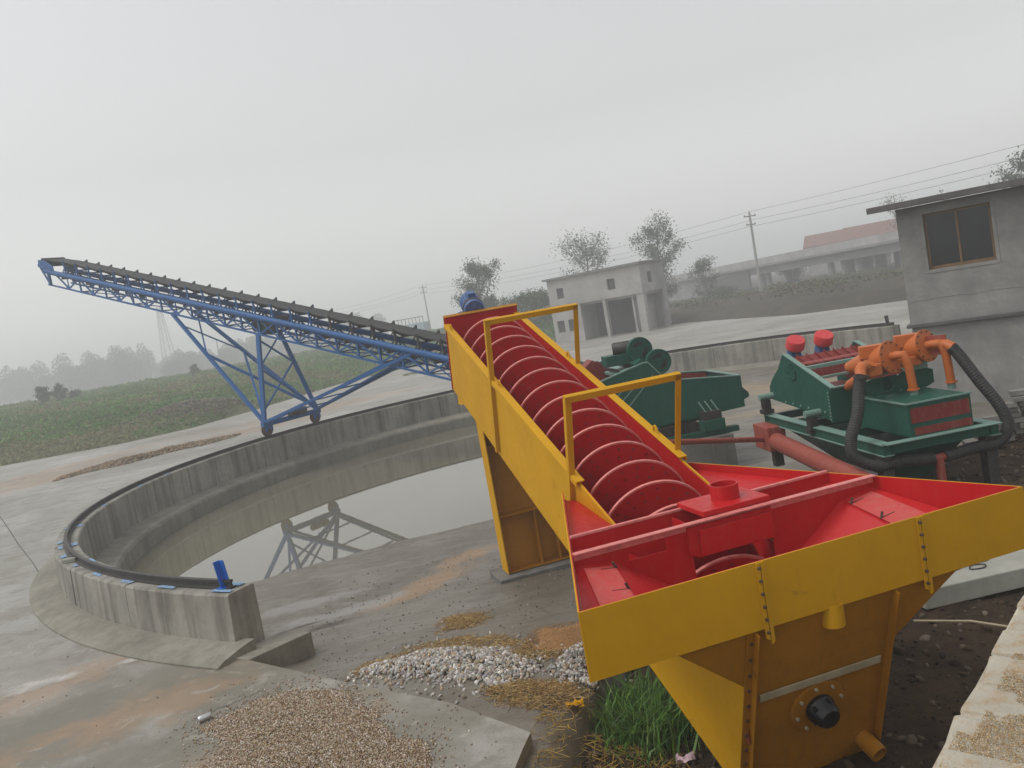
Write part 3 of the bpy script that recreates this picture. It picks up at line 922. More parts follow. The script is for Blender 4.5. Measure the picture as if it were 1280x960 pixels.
# support leg
lg = empty('support_leg'); lg.parent = wash
SL, ZB = 6.77, -.36
ztop = rimz(SL)-1.10
for sg in (-1, 1):
    t = sg*HT
    MB().prism([(t, SL-.16, ZB), (t, SL+.16, ZB), (t, SL+.16, ztop+.04), (t, SL-.16, ztop-.07)], (-sg*.014, 0, 0)).build('leg_flange', 'yellow', lg)
MB().prism([(-HT+.016, SL+.02, ZB), (HT-.016, SL+.02, ZB), (HT-.016, SL+.02, ztop), (-HT+.016, SL+.02, ztop)], (0, .012, 0)).build('web_plate', 'yellow_dark', lg)
for z_ in (ZB+.012, .45, 1.45):
    MB().box((0, SL-.065, z_), (2*HT-.034, .16, .014)).build('stiffener', 'yellow_dark', lg)
for t in (.02, .30):
    MB().box((t, SL-.06, (ZB+.45)/2+.01), (.014, .14, .45-ZB-.03)).build('stiffener', 'yellow_dark', lg)
MB().box((0, SL, ZB-.16), (1.35, .62, .30)).build('leg_plinth', 'pierc', lg, bevel=.01)
MB().box((0, .55, -.52), (1.5, 1.3, .20)).build('front_plinth', 'pierc', lw, bevel=.01)
# paint scar
MB().box((-HT-.0365, .30, .20), (.004, .035, .11)).build('paint_scar', 'red_dull', wash)

# ------------------------------------------------------------------ radial belt conveyor on the ring rail
CA = R(144.6)
conv = empty('belt_conveyor', RC, CA, 'long blue lattice belt conveyor rising over the ring wall', 'conveyor')
SLP = .296
def zb(u): return .29+SLP*u
UT, UH = .4, 24.25
NC = Vector((-SLP, 0, 1)).normalized()
for y in (-.45, .45):
    MB().tube((UT, y, zb(UT)+.58), (UH-.35, y, zb(UH-.35)+.52), .088, n=12).build('top_chord', 'blue', conv, smooth=40)
    MB().bar((UT, y, zb(UT)), (UH-.35, y, zb(UH-.35)), .055, .055).build('bottom_chord', 'blue', conv)
u = UT+.3
i = 0
while u < UH-1.3:
    step = .81 if u < 15 else 1.6
    u2 = min(u+step, UH-.6)
    for y in (-.45, .45):
        MB().bar((u, y, zb(u)+.03), (u, y, zb(u)+.54), .05).build('upright', 'blue', conv)
        if step > 1:
            um = (u+u2)/2
            MB().bar((um, y, zb(um)+.03), (um, y, zb(um)+.54), .03).build('upright', 'blue', conv)
            MB().bar((u, y, zb(u)+.50), (um, y, zb(um)+.03), .046).build('diagonal', 'blue', conv)
            MB().bar((um, y, zb(um)+.03), (u2, y, zb(u2)+.50), .046).build('diagonal', 'blue', conv)
            MB().plate([(um-.16, y+.02, zb(um-.16)+.03), (um+.16, y+.02, zb(um+.16)+.03), (um+.05, y+.02, zb(um)+.17), (um-.05, y+.02, zb(um)+.15)], .008).build('gusset', 'blue', conv)
        else:
            a, b = ((u, .03), (u2, .52)) if i % 2 else ((u, .52), (u2, .03))
            MB().bar((a[0], y, zb(a[0])+a[1]), (b[0], y, zb(b[0])+b[1]), .026).build('diagonal', 'blue', conv)
            a, b = ((u, .52), (u2, .03)) if i % 2 else ((u, .03), (u2, .52))
            MB().bar((a[0], y, zb(a[0])+a[1]), (b[0], y, zb(b[0])+b[1]), .044).build('diagonal', 'blue', conv)
    MB().bar((u, -.45, zb(u)+.02), (u, .45, zb(u)+.02), .036).build('cross_bar', 'blue', conv)
    MB().bar((u, -.45 if i % 2 else .45, zb(u)+.02), (u2, .45 if i % 2 else -.45, zb(u2)+.02), .03).build('cross_brace', 'blue', conv)
    u = u2
    i += 1
# idler stands
u = UT+.5
while u < UH-1.0:
    z_ = zb(u)
    st = empty('idler'); st.parent = conv
    fr_ = MB()
    fr_.bar((u, -.46, z_+.83), (u, .46, z_+.83), .04)
    for y in (-.45, .45):
        fr_.bar((u-.0, y, z_+.6), (u, y, z_+.85), .045)
        fr_.bar((u+.2, y, z_+.66), (u, y, z_+.83), .03)
        fr_.bar((u, y*1.0, z_+.83), (u, y*1.07, z_+1.09), .045)
    fr_.build('idler_frame', 'steel' if u < 9 else 'blue', st)
    ro = MB()
    ro.tube((u, -.16, z_+.885), (u, .16, z_+.885), .04, n=10)
    for sg in (-1, 1):
        ro.tube((u, sg*.17, z_+.905), (u, sg*.475, z_+1.04), .042, n=10)
    ro.build('rollers', 'steel', st, smooth=40)
    MB().tube((u+.4, -.42, z_+SLP*.4+.36), (u+.4, .42, z_+SLP*.4+.36), .04, n=8).build('return_roller', 'steel', st, smooth=40)
    u += .8
def beltsec(u, up):
    z_ = zb(u)
    if up:
        pr_ = [(-.40, 1.02), (-.17, .955), (.17, .955), (.40, 1.02)]
        th = .016
    else:
        pr_ = [(-.40, .41), (-.15, .41), (.15, .41), (.40, .41)]
        th = .014
    return [Vector((u, y, z_+h)) for y, h in pr_]+[Vector((u, y, z_+h-th)) for y, h in reversed(pr_)]
for up in (True, False):
    mb = MB()
    us = np.linspace(UT+.1, UH-.25, 90)
    vs = []
    for q in us:
        s_ = beltsec(q, up)
        if up:
            k = min(1, max(0, (UH-q)/1.3-.1))      # flattens towards the head drum
            sag = -.004*math.cos((q-UT-.5)/.8*2*math.pi)
            s_ = [Vector((v.x, v.y, zb(q)+.97-.06*(j > 3)*.3+(v.z-zb(q)-.97)*k+sag)) if True else v for j, v in enumerate(s_)]
        vs += s_
    n = len(us)
    fs = [(a*8+j, a*8+(j+1) % 8, (a+1)*8+(j+1) % 8, (a+1)*8+j) for a in range(n-1) for j in range(8)]
    mb.add(vs, fs+[tuple(reversed(range(8))), tuple((n-1)*8+j for j in range(8))])
    mb.build('belt' if up else 'return_belt', 'belt', conv, smooth=50)
hz = zb(UH)+.72
MB().lathe([(0, 0), (.17, 0), (.17, .84), (0, .84)], (UH-.22, -.42, hz+.06), (0, 1, 0), 28).build('head_drum', 'belt', conv, smooth=40)
MB().lathe([(0, 0), (.2, 0), (.2, .84), (0, .84)], (UT+.05, -.42, zb(UT)+.70), (0, 1, 0), 24).build('tail_drum', 'belt', conv, smooth=40)
for y in (-.47, .47):
    MB().prism([(UH-1.0, y, zb(UH-1.0)+.50), (UH-1.0, y, zb(UH-1.0)+.80), (UH-.5, y, zb(UH-.5)+.95), (UH-.02, y, zb(UH)+.92), (UH+.03, y, zb(UH)+.70), (UH-.5, y, zb(UH-.5)+.46)], (0, .02, 0)).build('head_plate', 'blue', conv)
    MB().bar((UH-.55, y, zb(UH-.55)), (UH-.55, y, zb(UH-.55)+.72), .09).build('head_post', 'blue', conv)
    MB().bar((UH-.9, y, zb(UH-.9)+.6), (UH+.02, y, hz), .09, .12).build('bearing_arm', 'blue', conv)
    MB().bar((UH-.55, y, zb(UH-.55)+.0), (UH-.02, y, hz-.05), .05).build('head_brace', 'blue', conv)
    MB().bar((UT, y, zb(UT)-.1), (UT, y, zb(UT)+.75), .08).build('tail_post', 'blue', conv)
MB().box((.5, 0, -.28), (.5, 1.0, .9)).build('pivot_pedestal', 'pierc', conv, bevel=.02)
# drive unit hung under the truss
dr_ = empty('belt_drive'); dr_.parent = conv
ud, zd = 12.25, zb(12.25)+.22
MB().lathe([(0, 0), (.14, .0), (.15, .04), (.15, .44), (.12, .50), (0, .50)], (ud+.55, -.1, zd), (-1, 0, -SLP), 20).build('motor', 'green', dr_, smooth=35)
MB().box((ud-.1, .05, zd-.05), (.5, .45, .42), Matrix.Rotation(-.288, 3, 'Y')).build('gearbox', 'green', dr_, bevel=.03)
MB().lathe([(0, 0), (.17, 0), (.17, .06), (.05, .06), (.05, .12), (0, .12)], (ud+.1, .3, zd), (0, 1, 0), 20).build('pulley', 'steel', dr_, smooth=35)
MB().lathe([(0, 0), (.2, 0), (.2, .8), (0, .8)], (ud-.55, -.4, zd+.02), (0, 1, 0), 20).build('drive_drum', 'steel', dr_, smooth=35)
# travelling bogie, wheels on the rail; local +y is along the rail
zr = .752
WH = .17
bog = empty('bogie'); bog.parent = conv
def railp(y, z): # local point above the rail
    return Vector((math.sqrt(RR**2-y*y), y, z))
yA, yB = .99, -.99
ub_ = RR-.06
MB().bar((ub_, 1.18, zr+.36), (ub_, -1.18, zr+.36), .15, .15).build('bogie_beam', 'blue', bog, bevel=.01)
for y in (yA, yB):
    whl = empty('wheel'); whl.parent = conv
    tx = math.sqrt(RR**2-y*y)
    MB().lathe([(0, 0), (WH, 0), (WH, .07), (WH+.035, .072), (WH+.035, .095), (0, .095)], (tx-.035, y, zr+WH+.001), (1, 0, 0), 28).build('tread', 'rust', whl, smooth=35)
    MB().lathe([(0, 0), (.05, 0), (.05, .2), (0, .2)], (tx-.09, y, zr+WH), (1, 0, 0), 14).build('axle', 'steel', whl, smooth=35)
    for dx in (-.07, .085):
        MB().box((tx+dx, y, zr+.25), (.016, .30, .24)).build('fork_plate', 'blue', bog)
MB().lathe([(0, 0), (.1, 0), (.1, .34), (0, .34)], (ub_-.14, -.15, zr+.52), (0, 1, 0), 18).build('travel_motor', 'steel', bog, smooth=35)
MB().box((ub_-.12, -.35, zr+.52), (.24, .26, .2)).build('travel_gearbox', 'steel', bog, bevel=.02)
# portal legs
def leg(name, a, b, wd, parent=conv):
    MB().bar(a, b, wd).build(name, 'blue', parent)
TL, TR = Vector((12.2, .42, zb(12.2))), Vector((12.2, -.42, zb(12.2)))
BL, BR = Vector((ub_, 1.08, zr+.42)), Vector((ub_, -1.08, zr+.42))
leg('portal_leg', BL, TL, .12); leg('portal_leg', BR, TR, .12)
leg('portal_brace', BL.lerp(TL, .12), BR.lerp(TR, .62), .05)
leg('portal_brace', BR.lerp(TR, .03), BL.lerp(TL, .60), .05)
leg('portal_brace', BL.lerp(TL, .62), BR.lerp(TR, .97), .04)
leg('portal_brace', BR.lerp(TR, .60), BL.lerp(TL, .93), .05)
FL, FR = Vector((16.7, .43, zb(16.7))), Vector((15.7, -.43, zb(15.7)))
FL = Vector((16.4, .43, zb(16.4))); FR = Vector((16.4, -.43, zb(16.4)))
leg('front_strut', BL, FL, .10); leg('front_strut', BR, FR, .10)
ml, mr = FL.lerp(BL, .40), FR.lerp(BR, .40)
leg('strut_tie', ml, BR.lerp(TR, .04), .085)
leg('strut_tie', FL.lerp(BL, .12), FR.lerp(BR, .42), .045)
leg('strut_tie', FR.lerp(BR, .03), ml, .05)
leg('strut_tie', FR.lerp(BR, .42), BL.lerp(TL, .05), .07)
GL, GR = Vector((6.0, .42, zb(6.0)+.5)), Vector((6.0, -.42, zb(6.0)+.5))
leg('rear_strut', BL, GL, .09); leg('rear_strut', BR, GR, .09)
leg('rear_strut', BL+Vector((0, -.2, -.03)), Vector((7.1, .42, zb(7.1))), .06); leg('rear_strut', BR+Vector((0, .2, -.03)), Vector((7.1, -.42, zb(7.1))), .06)
for k in (.15, .33, .5):
    leg('strut_tie', BL.lerp(GL, k), BR.lerp(GR, k), .04)

# ------------------------------------------------------------------ first screen, in the middle
s1 = empty('vibrating_screen', (4.23, 15.6, 0), R(186), 'green vibrating screen with two round drive wheels on a concrete pier', 'vibrating screen')
# local x runs to the left in the photograph, local -y ... points away from the camera
def S1p(x, z, y=0): return Vector((4.23-x, -y, z))  # x in world metres, y = depth away from the near plate
near = [(.2, 1.55), (1.57, 1.66), (2.42, 1.86), (2.52, 1.86), (2.80, 1.49), (3.1, 1.43), (4.23, 1.30), (4.23, .72), (2.53, .66), (.9, .52), (.2, .60)]
WS1 = 1.75
for y, nm in ((0, 'side_plate'), (WS1, 'side_plate')):
    MB().prism([S1p(x, z, y) for x, z in near], (0, .014, 0)).build(nm, 'green', s1)
    for k in range(3):
        x0 = 2.28-.28*k
        MB().bar(S1p(x0+.30, 1.62-.07*k, y-.012), S1p(x0-.62, .78, y-.012), .018, .02, (0, 1, 0)).build('stiffener', 'green_light', s1)
    for (xa, za), (xb, zb_) in zip(near[:6], near[1:7]):
        MB().bar(S1p(xa, za+.012, y+.01), S1p(xb, zb_+.012, y+.01), .07, .02).build('top_rim', 'green_light', s1)
    MB().bar(S1p(.2, .535, y+.01), S1p(2.53, .63, y+.01), .07, .02).build('bottom_rim', 'green_light', s1)
MB().plate([S1p(4.22, 1.30, .02), S1p(4.22, 1.30, WS1-.02), S1p(4.22, .74, WS1-.02), S1p(4.22, .74, .02)], .014).build('discharge_wall', 'green', s1)
MB().bar(S1p(4.21, 1.315, .02), S1p(4.21, 1.315, WS1), .07, .022).build('top_rim', 'green_light', s1)
MB().prism([S1p(4.25, 1.14, .25), S1p(4.44, .93, .25), S1p(4.44, .85, .25), S1p(4.25, .78, .25)], (0, -1.2, 0)).build('discharge_lip', 'green', s1)
MB().plate([S1p(.2, 1.2, .02), S1p(4.2, .92, .02), S1p(4.2, .92, WS1-.02), S1p(.2, 1.2, WS1-.02)], .03).build('screen_deck', 'maroon', s1)
MB().plate([S1p(.2, 1.56, .016), S1p(.2, 1.56, WS1-.016), S1p(.2, .6, WS1-.016), S1p(.2, .6, .016)], .014).build('feed_wall', 'maroon', s1)
for yy in (.02, WS1-.03):
    MB().prism([S1p(x, z, yy) for x, z in [(.22, 1.53), (1.57, 1.64), (2.4, 1.83), (2.78, 1.47), (4.18, 1.28), (4.18, .95), (.22, 1.2)]], (0, -.008, 0)).build('inner_lining', 'maroon', s1)
bm1 = MB()
MB().box(S1p(2.40, 1.82, WS1/2), (.16, WS1-.06, .22), Matrix.Rotation(.5, 3, 'Y')).build('exciter_beam', 'green', s1, bevel=.01)
MB().box(S1p(2.12, 1.74, WS1/2), (.34, WS1-.06, .06), Matrix.Rotation(.24, 3, 'Y')).build('exciter_bridge', 'green_light', s1, bevel=.01)
for x in (2.0, 2.25):
    MB().bar(S1p(x, 1.79, .2), S1p(x+.02, 1.79, WS1-.2), .05, .04).build('bridge_rib', 'steel', s1)
for j, (x, z, y) in enumerate(((2.50, 2.10, .30), (2.77, 1.83, .12))):
    wl = empty('drive_wheel'); wl.parent = s1
    MB().lathe([(0, .012), (.20, .012), (.205, -.01), (.235, -.012), (.24, 0), (.24, .11), (0, .11)], S1p(x, z, y), (0, -1, 0), 36).build('rim', 'green', wl, smooth=35)
    MB().lathe([(0, .0), (.05, .0), (.05, .22), (0, .22)], S1p(x, z, y-.01), (0, -1, 0), 20).build('hub', 'green', wl, smooth=35)
    for a0_ in (.5, 2.9):
        arcs = [a0_+1.7*k/8 for k in range(9)]
        po = [S1p(x, z, y)+Vector((math.cos(a)*.15, .0, math.sin(a)*.15)) for a in arcs]+[S1p(x, z, y)+Vector((math.cos(a)*.085, .0, math.sin(a)*.085)) for a in reversed(arcs)]
        MB().prism([p_+Vector((0, -.009, 0)) for p_ in po], (0, -.006, 0)).build('slot', 'grease', wl)
    MB().lathe([(.19, .0), (.215, .0), (.215, .10), (.19, .1)], S1p(x, z, y+.22), (0, -1, 0), 32).build('rear_rim', 'green', wl, smooth=35)
MB().lathe([(0, 0), (.11, 0), (.13, .03), (.13, .33), (.10, .37), (0, .37)], S1p(2.05, 2.17, .62), (-1, .25, 0), 22).build('drive_motor', 'steel', s1, smooth=35)
MB().lathe([(0, 0), (.04, 0), (.04, .5), (0, .5)], S1p(2.1, 2.12, .55), (-1, .4, .0), 12).build('motor_shaft', 'steel', s1, smooth=35)
MB().box(S1p(2.10, 1.97, .62), (.5, .4, .2)).build('motor_base', 'green', s1, bevel=.01)
# spring seats and support frame
for x in (.7, 3.52):
    for y in (-.10, WS1+.10):
        sp_ = empty('spring_seat'); sp_.parent = s1
        MB().box(S1p(x, .70, y), (.36, .18, .16)).build('bracket', 'steel', sp_, bevel=.01)
        for k in range(3):
            MB().bar(S1p(x-.10+.12*k, .76, y-.07), S1p(x-.20+.12*k, .98, y-.0), .02).build('rib', 'green_light', sp_)
        MB().box(S1p(x, .52, y), (.42, .26, .2)).build('seat', 'green', sp_, bevel=.01)
for y in (-.08, WS1+.08):
    MB().bar(S1p(.0, .37, y), S1p(4.0, .37, y), .16, .10).build('base_beam', 'green', s1)
pier = []
for x, w_ in ((3.25, 1.15), (.8, .9)):
    for y in (-.05, WS1+.05):
        pier.append((x, w_, y))
for k, (x, w_, y) in enumerate(pier):
    MB().box(S1p(x, -.22, y), (w_, .5, 1.07)).build('pier_block', 'pierc', s1, bevel=.015)
# maroon feed tray behind, on the left
MB().prism([S1p(1.15, 1.55, 1.2), S1p(1.75, 2.0, 1.2), S1p(2.2, 1.72, 1.2), S1p(2.1, 1.5, 1.2)], (0, -.5, 0)).build('feed_tray', 'maroon', s1)

# ------------------------------------------------------------------ second screen with cyclones
S2O = Vector((4.5, 10.37, 0))
s2r = R(95-90)
s2_ = empty('cyclone_screen', S2O, s2r, 'green dewatering screen with two orange cyclones and black hoses', 'dewatering screen')
# local: x = across to the right, y = away, z up
FW, FLn = 1.45, 3.75
for x in (0, FW):
    MB().bar((x, 0, .70), (x, FLn, .70), .10, .13).build('frame_beam', 'green', s2_)
    MB().bar((x, -.02, .772), (x, FLn+.02, .772), .15, .012).build('beam_flange', 'green_light', s2_)
    MB().bar((x, -.02, .628), (x, FLn+.02, .628), .15, .012).build('beam_flange', 'green_light', s2_)
for y in (0.06, 1.3, 2.5, FLn-.06):
    MB().bar((.06, y, .70), (FW-.06, y, .70), .10, .12).build('cross_beam', 'green', s2_)
MB().bar((-.05, -.03, .786), (FW+.05, -.03, .786), .14, .012).build('beam_flange', 'green_light', s2_)
for x in (.02, FW-.02):
    for y in (.15, FLn-.15):
        MB().box((x, y, .26), (.15, .15, .74)).build('stand_leg', 'steel', s2_, bevel=.008)
# collecting hopper under the deck
hop = MB()
tp = [(.08, .4, .62), (FW-.08, .4, .62), (FW-.08, FLn-.2, .62), (.08, FLn-.2, .62)]
bt_ = [(.5, .7, .08), (FW-.5, .7, .08), (FW-.5, 2.4, .08), (.5, 2.4, .08)]
hop.add(tp+bt_, [(0, 1, 5, 4), (1, 2, 6, 5), (2, 3, 7, 6), (3, 0, 4, 7), (4, 5, 6, 7)])
hop.build('hopper', 'green', s2_)
# red outlet box and pipes
MB().box((-.12, 3.45, .44), (.30, .62, .40)).build('outlet_box', 'red_dull', s2_, bevel=.01)
# vibrating body
xl, xr = .10, 1.30
side = [(1.44, 1.36), (2.9, 1.79), (3.02, 1.78), (3.25, 1.55), (3.55, 1.36), (3.70, 1.22), (3.72, 1.02), (3.5, 1.0), (2.22, .93), (1.44, .86)]
for x in (xl, xr):
    MB().prism([(x, y, z) for y, z in side], (.014, 0, 0)).build('side_plate', 'green', s2_)
    for (ya, za), (yb, zb2) in zip(side[:2], side[1:3]):
        MB().bar((x+.007, ya, za+.012), (x+.007, yb, zb2+.012), .075, .02).build('top_rim', 'green_light', s2_)
    MB().bar((x-.03, 1.47, 1.34), (x-.03, 1.47, .88), .07, .06).build('corner_post', 'green', s2_)
    for k in range(9):
        MB().tube((x-.075, 1.47, .92+k*.048), (x-.05, 1.47, .92+k*.048), .014, n=6).build('bolt', 'green_light', s2_)
    # round bolted patch
    MB().lathe([(0, 0), (.155, 0), (.155, .012), (0, .012)], (x-.001, 2.72, 1.52), (-1, 0, 0), 6).build('patch_plate', 'green', s2_)
    for k in range(8):
        a = 2*math.pi*k/8
        MB().tube((x-.012, 2.72+math.cos(a)*.12, 1.52+math.sin(a)*.12), (x-.03, 2.72+math.cos(a)*.12, 1.52+math.sin(a)*.12), .016, n=6).build('bolt', 'green', s2_)
    for k in range(6):
        MB().tube((x-.001, 1.75+k*.27, .99+.005*k), (x-.02, 1.75+k*.27, .99+.005*k), .018, n=6).build('bolt', 'green_light', s2_)
    for y, z in ((3.62, 1.08), (1.95, .97)):
        sgn = -1 if x == xl else 1
        MB().tube((x, y, z), (x+sgn*.24, y, z), .055, n=16).build('trunnion', 'green_light', s2_, smooth=40)
        MB().box((x+sgn*.14, y, z-.13), (.13, .13, .17)).build('rubber_spring', 'rubber', s2_, bevel=.01)
        MB().box((x+sgn*.14, y, z-.245), (.18, .18, .07)).build('spring_cup', 'steel', s2_)
MB().plate([(xl+.014, 1.45, 1.36), (xr, 1.45, 1.36), (xr, 1.45, .87), (xl+.014, 1.45, .87)], .014).build('front_wall', 'green', s2_)
MB().bar((xl, 1.45, 1.372), (xr, 1.45, 1.372), .07, .02).build('top_rim', 'green_light', s2_)
MB().bar((xl+.02, 2.25, 1.61), (xr-.02, 2.25, 1.61), .09, .05).build('cross_tube', 'green_light', s2_)
MB().bar((xl+.02, 1.85, 1.49), (xr-.02, 1.85, 1.49), .05, .03).build('cross_tube', 'green_light', s2_)
MB().plate([(xl+.02, 1.46, .98), (xr-.01, 1.46, .98), (xr-.01, 3.5, 1.12), (xl+.02, 3.5, 1.12)], .03).build('screen_deck', 'maroon', s2_)
for x in (xl+.026, xr-.014):
    MB().prism([(x, 1.5, 1.05), (x, 1.5, 1.34), (x, 2.9, 1.76), (x, 3.1, 1.6), (x, 3.4, 1.2)], (.008, 0, 0)).build('inner_lining', 'maroon', s2_)
# maroon beam with ribs that carries the two motors
MB().plate([(xl+.03, 2.62, 1.60), (xr-.02, 2.62, 1.60), (xr-.02, 2.55, 1.36), (xl+.03, 2.55, 1.36)], .012).build('motor_beam', 'maroon', s2_)
MB().plate([(xl+.03, 2.95, 1.72), (xr-.02, 2.95, 1.72), (xr-.02, 2.62, 1.60), (xl+.03, 2.62, 1.60)], .012).build('motor_beam', 'maroon', s2_)
for k in range(8):
    x = xl+.06+k*(xr-xl-.14)/7
    MB().plate([(x, 2.94, 1.765), (x, 2.61, 1.645), (x, 2.61, 1.60), (x, 2.94, 1.72)], .012).build('beam_rib', 'maroon', s2_)
MB().bar((xl+.03, 2.60, 1.645), (xr-.02, 2.60, 1.645), .02, .03).build('beam_edge', 'red_edge', s2_)
for x in (.36, .84):
    mt = empty('vibration_motor'); mt.parent = s2_
    ax_ = Vector((0, -.42, .9))
    ax_ = Vector((.04, -.5, .86)).normalized()
    c = Vector((x+.04, 3.12, 1.93))
    MB().lathe([(0, 0), (.135, 0), (.15, .02), (.15, .15), (.14, .17), (0, .17)], c-ax_*.1, ax_, 32).build('end_cap', 'redcap', mt, smooth=35)
    MB().lathe([(0, 0), (.11, 0), (.11, .36), (0, .36)], c-ax_*.46, ax_, 24).build('motor_body', 'motor_blue', mt, smooth=35)
    MB().box(c-ax_*.30+Vector((0, -.06, -.05)), (.2, .16, .26)).build('foot', 'motor_blue', mt, bevel=.01)
# water tank in front
tx0, tx1, ty0, ty1, tz0, tz1 = .34, 1.20, .03, 1.23, .79, 1.215
wt = empty('water_tank'); wt.parent = s2_
MB().box(((tx0+tx1)/2, (ty0+ty1)/2, (tz0+tz1)/2), (tx1-tx0, ty1-ty0, tz1-tz0)).build('tank_body', 'green', wt, bevel=.006)
MB().bar((tx0-.012, ty0-.01, tz1+.006), (tx1+.012, ty0-.01, tz1+.006), .03, .02).build('tank_rim', 'green_light', wt)
MB().bar((tx0-.01, ty0-.012, tz1+.006), (tx0-.01, ty1, tz1+.006), .03, .02).build('tank_rim', 'green_light', wt)
MB().plate([(tx0+.04, ty0-.004, tz1-.06), (tx1-.03, ty0-.004, tz1-.06), (tx1-.03, ty0-.004, tz1-.25), (tx0+.04, ty0-.004, tz1-.25)], .006).build('red_panel', 'maroon', wt)
MB().plate([(tx0+.07, ty0-.004, tz1-.31), (tx1-.02, ty0-.004, tz1-.31), (tx1-.02, ty0-.004, tz0+.02), (tx0+.07, ty0-.004, tz0+.02)], .006).build('red_panel', 'maroon', wt)
# upright plate with two round holes carries the cyclones
hp = MB()
x0, x1, z0, z1, yb = .36, 1.36, 1.215, 1.48, 1.02
def holed(x0, x1, z0, z1, cx, cz, r_, y):
    mb = MB(); n = 24
    out, inn = [], []
    for k in range(n):
        a = 2*math.pi*k/n
        c_, s_ = math.cos(a), math.sin(a)
        t_ = min(((x1-cx) if c_ > 0 else (x0-cx))/c_ if abs(c_) > 1e-6 else 1e9, ((z1-cz) if s_ > 0 else (z0-cz))/s_ if abs(s_) > 1e-6 else 1e9)
        out.append((cx+c_*t_, cz+s_*t_)); inn.append((cx+c_*r_, cz+s_*r_))
    for yy in (y, y+.012):
        mb.v += [(a, yy, b) for a, b in out]+[(a, yy, b) for a, b in inn]
    for k in range(n):
        k2 = (k+1) % n
        mb.f += [(k, k2, n+k2, n+k), (2*n+k, 3*n+k, 3*n+k2, 2*n+k2), (n+k, n+k2, 3*n+k2, 3*n+k), (k, 2*n+k, 2*n+k2, k2)]
    return mb
holed(x0, .86, z0, z1-.02, .70, 1.335, .075, yb).build('support_plate', 'green', s2_)
holed(.862, x1, z0, z1, 1.02, 1.35, .075, yb).build('support_plate', 'green', s2_)
MB().box((.56, 1.03, 1.53), (.3, .05, .09)).build('support_bracket', 'green_light', s2_, bevel=.008)
MB().box((1.12, 1.03, 1.53), (.34, .05, .12)).build('support_bracket', 'green_light', s2_, bevel=.008)
# cyclones: the wide end faces the camera, the cone runs down towards the screen deck
for j, (cx, cy, cz) in enumerate(((.63, .80, 1.745), (1.16, .82, 1.80))):
    cy_ = empty('cyclone'); cy_.parent = s2_
    ax_ = Vector((-.40, 1.0, -.20)).normalized()      # from the wide end to the apex
    o = Vector((cx, cy, cz))
    MB().lathe([(0, -.02), (.215, -.02), (.215, 0), (.215, .0), (.19, .001), (.19, .28), (.215, .281), (.215, .315), (.175, .316), (.125, .50), (.075, .70), (0, .71)], o, ax_, 36).build('body', 'orange', cy_, smooth=35)
    MB().lathe([(0, -.045), (.222, -.045), (.222, -.022), (0, -.0225)], o, ax_, 36).build('cover_plate', 'orange', cy_, smooth=35)
    uu = ax_.orthogonal().normalized(); vv = ax_.cross(uu)
    for k in range(12):
        a = 2*math.pi*k/12
        c = o+(uu*math.cos(a)+vv*math.sin(a))*.196
        MB().tube(c-ax_*.06, c-ax_*.02, .012, n=6).build('bolt', 'rust', cy_)
    c2 = o+ax_*.03+Vector((-.02, 0, .10))
    MB().box(o+ax_*.10+Vector((-.12, .06, .12)), (.30, .16, .17), Matrix.Rotation(-.35, 3, 'Z')).build('inlet_box', 'orange', cy_, bevel=.01)
    f_ = -ax_
    b0 = o+f_*.04
    zt_ = 1.28
    ex = o.x+.145+.02*j
    pts = [b0, b0+f_*.09, b0+f_*.15+Vector((.03, -.01, -.01)), Vector((ex-.015, o.y-.20, o.z-.07)), Vector((ex, o.y-.205, o.z-.17)), Vector((ex+.02, o.y-.205, zt_))]
    MB().path(pts, .055, 16).build('overflow_pipe', 'orange', cy_, smooth=60)
    MB().lathe([(0, 0), (.078, 0), (.078, .018), (0, .018)], Vector((ex+.02, o.y-.205, zt_)), (0, 0, 1), 20).build('flange', 'orange', cy_, smooth=35)
    MB().lathe([(0, 0), (.05, 0), (.05, .09), (0, .09)], Vector((ex+.02, o.y-.205, zt_-.085)), (0, 0, 1), 18).build('socket', 'green_light', cy_, smooth=35)
# feed manifold between the cyclones, apex pipe down to the deck
MB().path([(.26, .72, 1.62), (.20, .86, 1.52), (.17, 1.05, 1.44), (.24, 1.25, 1.38), (.30, 1.40, 1.34)], [.07, .07, .065, .055, .045], 16).build('underflow_pipe', 'orange', s2_, smooth=60)
MB().path([(.27, .62, 1.74), (.23, .66, 1.66), (.22, .74, 1.58)], .085, 16).build('elbow', 'orange', s2_, smooth=60)
MB().box((.84, .86, 1.63), (.5, .16, .13)).build('manifold', 'orange', s2_, bevel=.02)
MB().path([(1.22, .74, 1.80), (1.28, .68, 1.81), (1.33, .60, 1.80), (1.37, .52, 1.75)], .07, 16).build('right_elbow', 'orange', s2_, smooth=60)
MB().box((1.27, .70, 1.80), (.035, .24, .26), Matrix.Rotation(.6, 3, 'Z')).build('elbow_flange', 'red_dull', s2_)
MB().box((.30, .70, 1.63), (.22, .2, .16), Matrix.Rotation(.3, 3, 'Z')).build('left_flange', 'orange', s2_, bevel=.02)
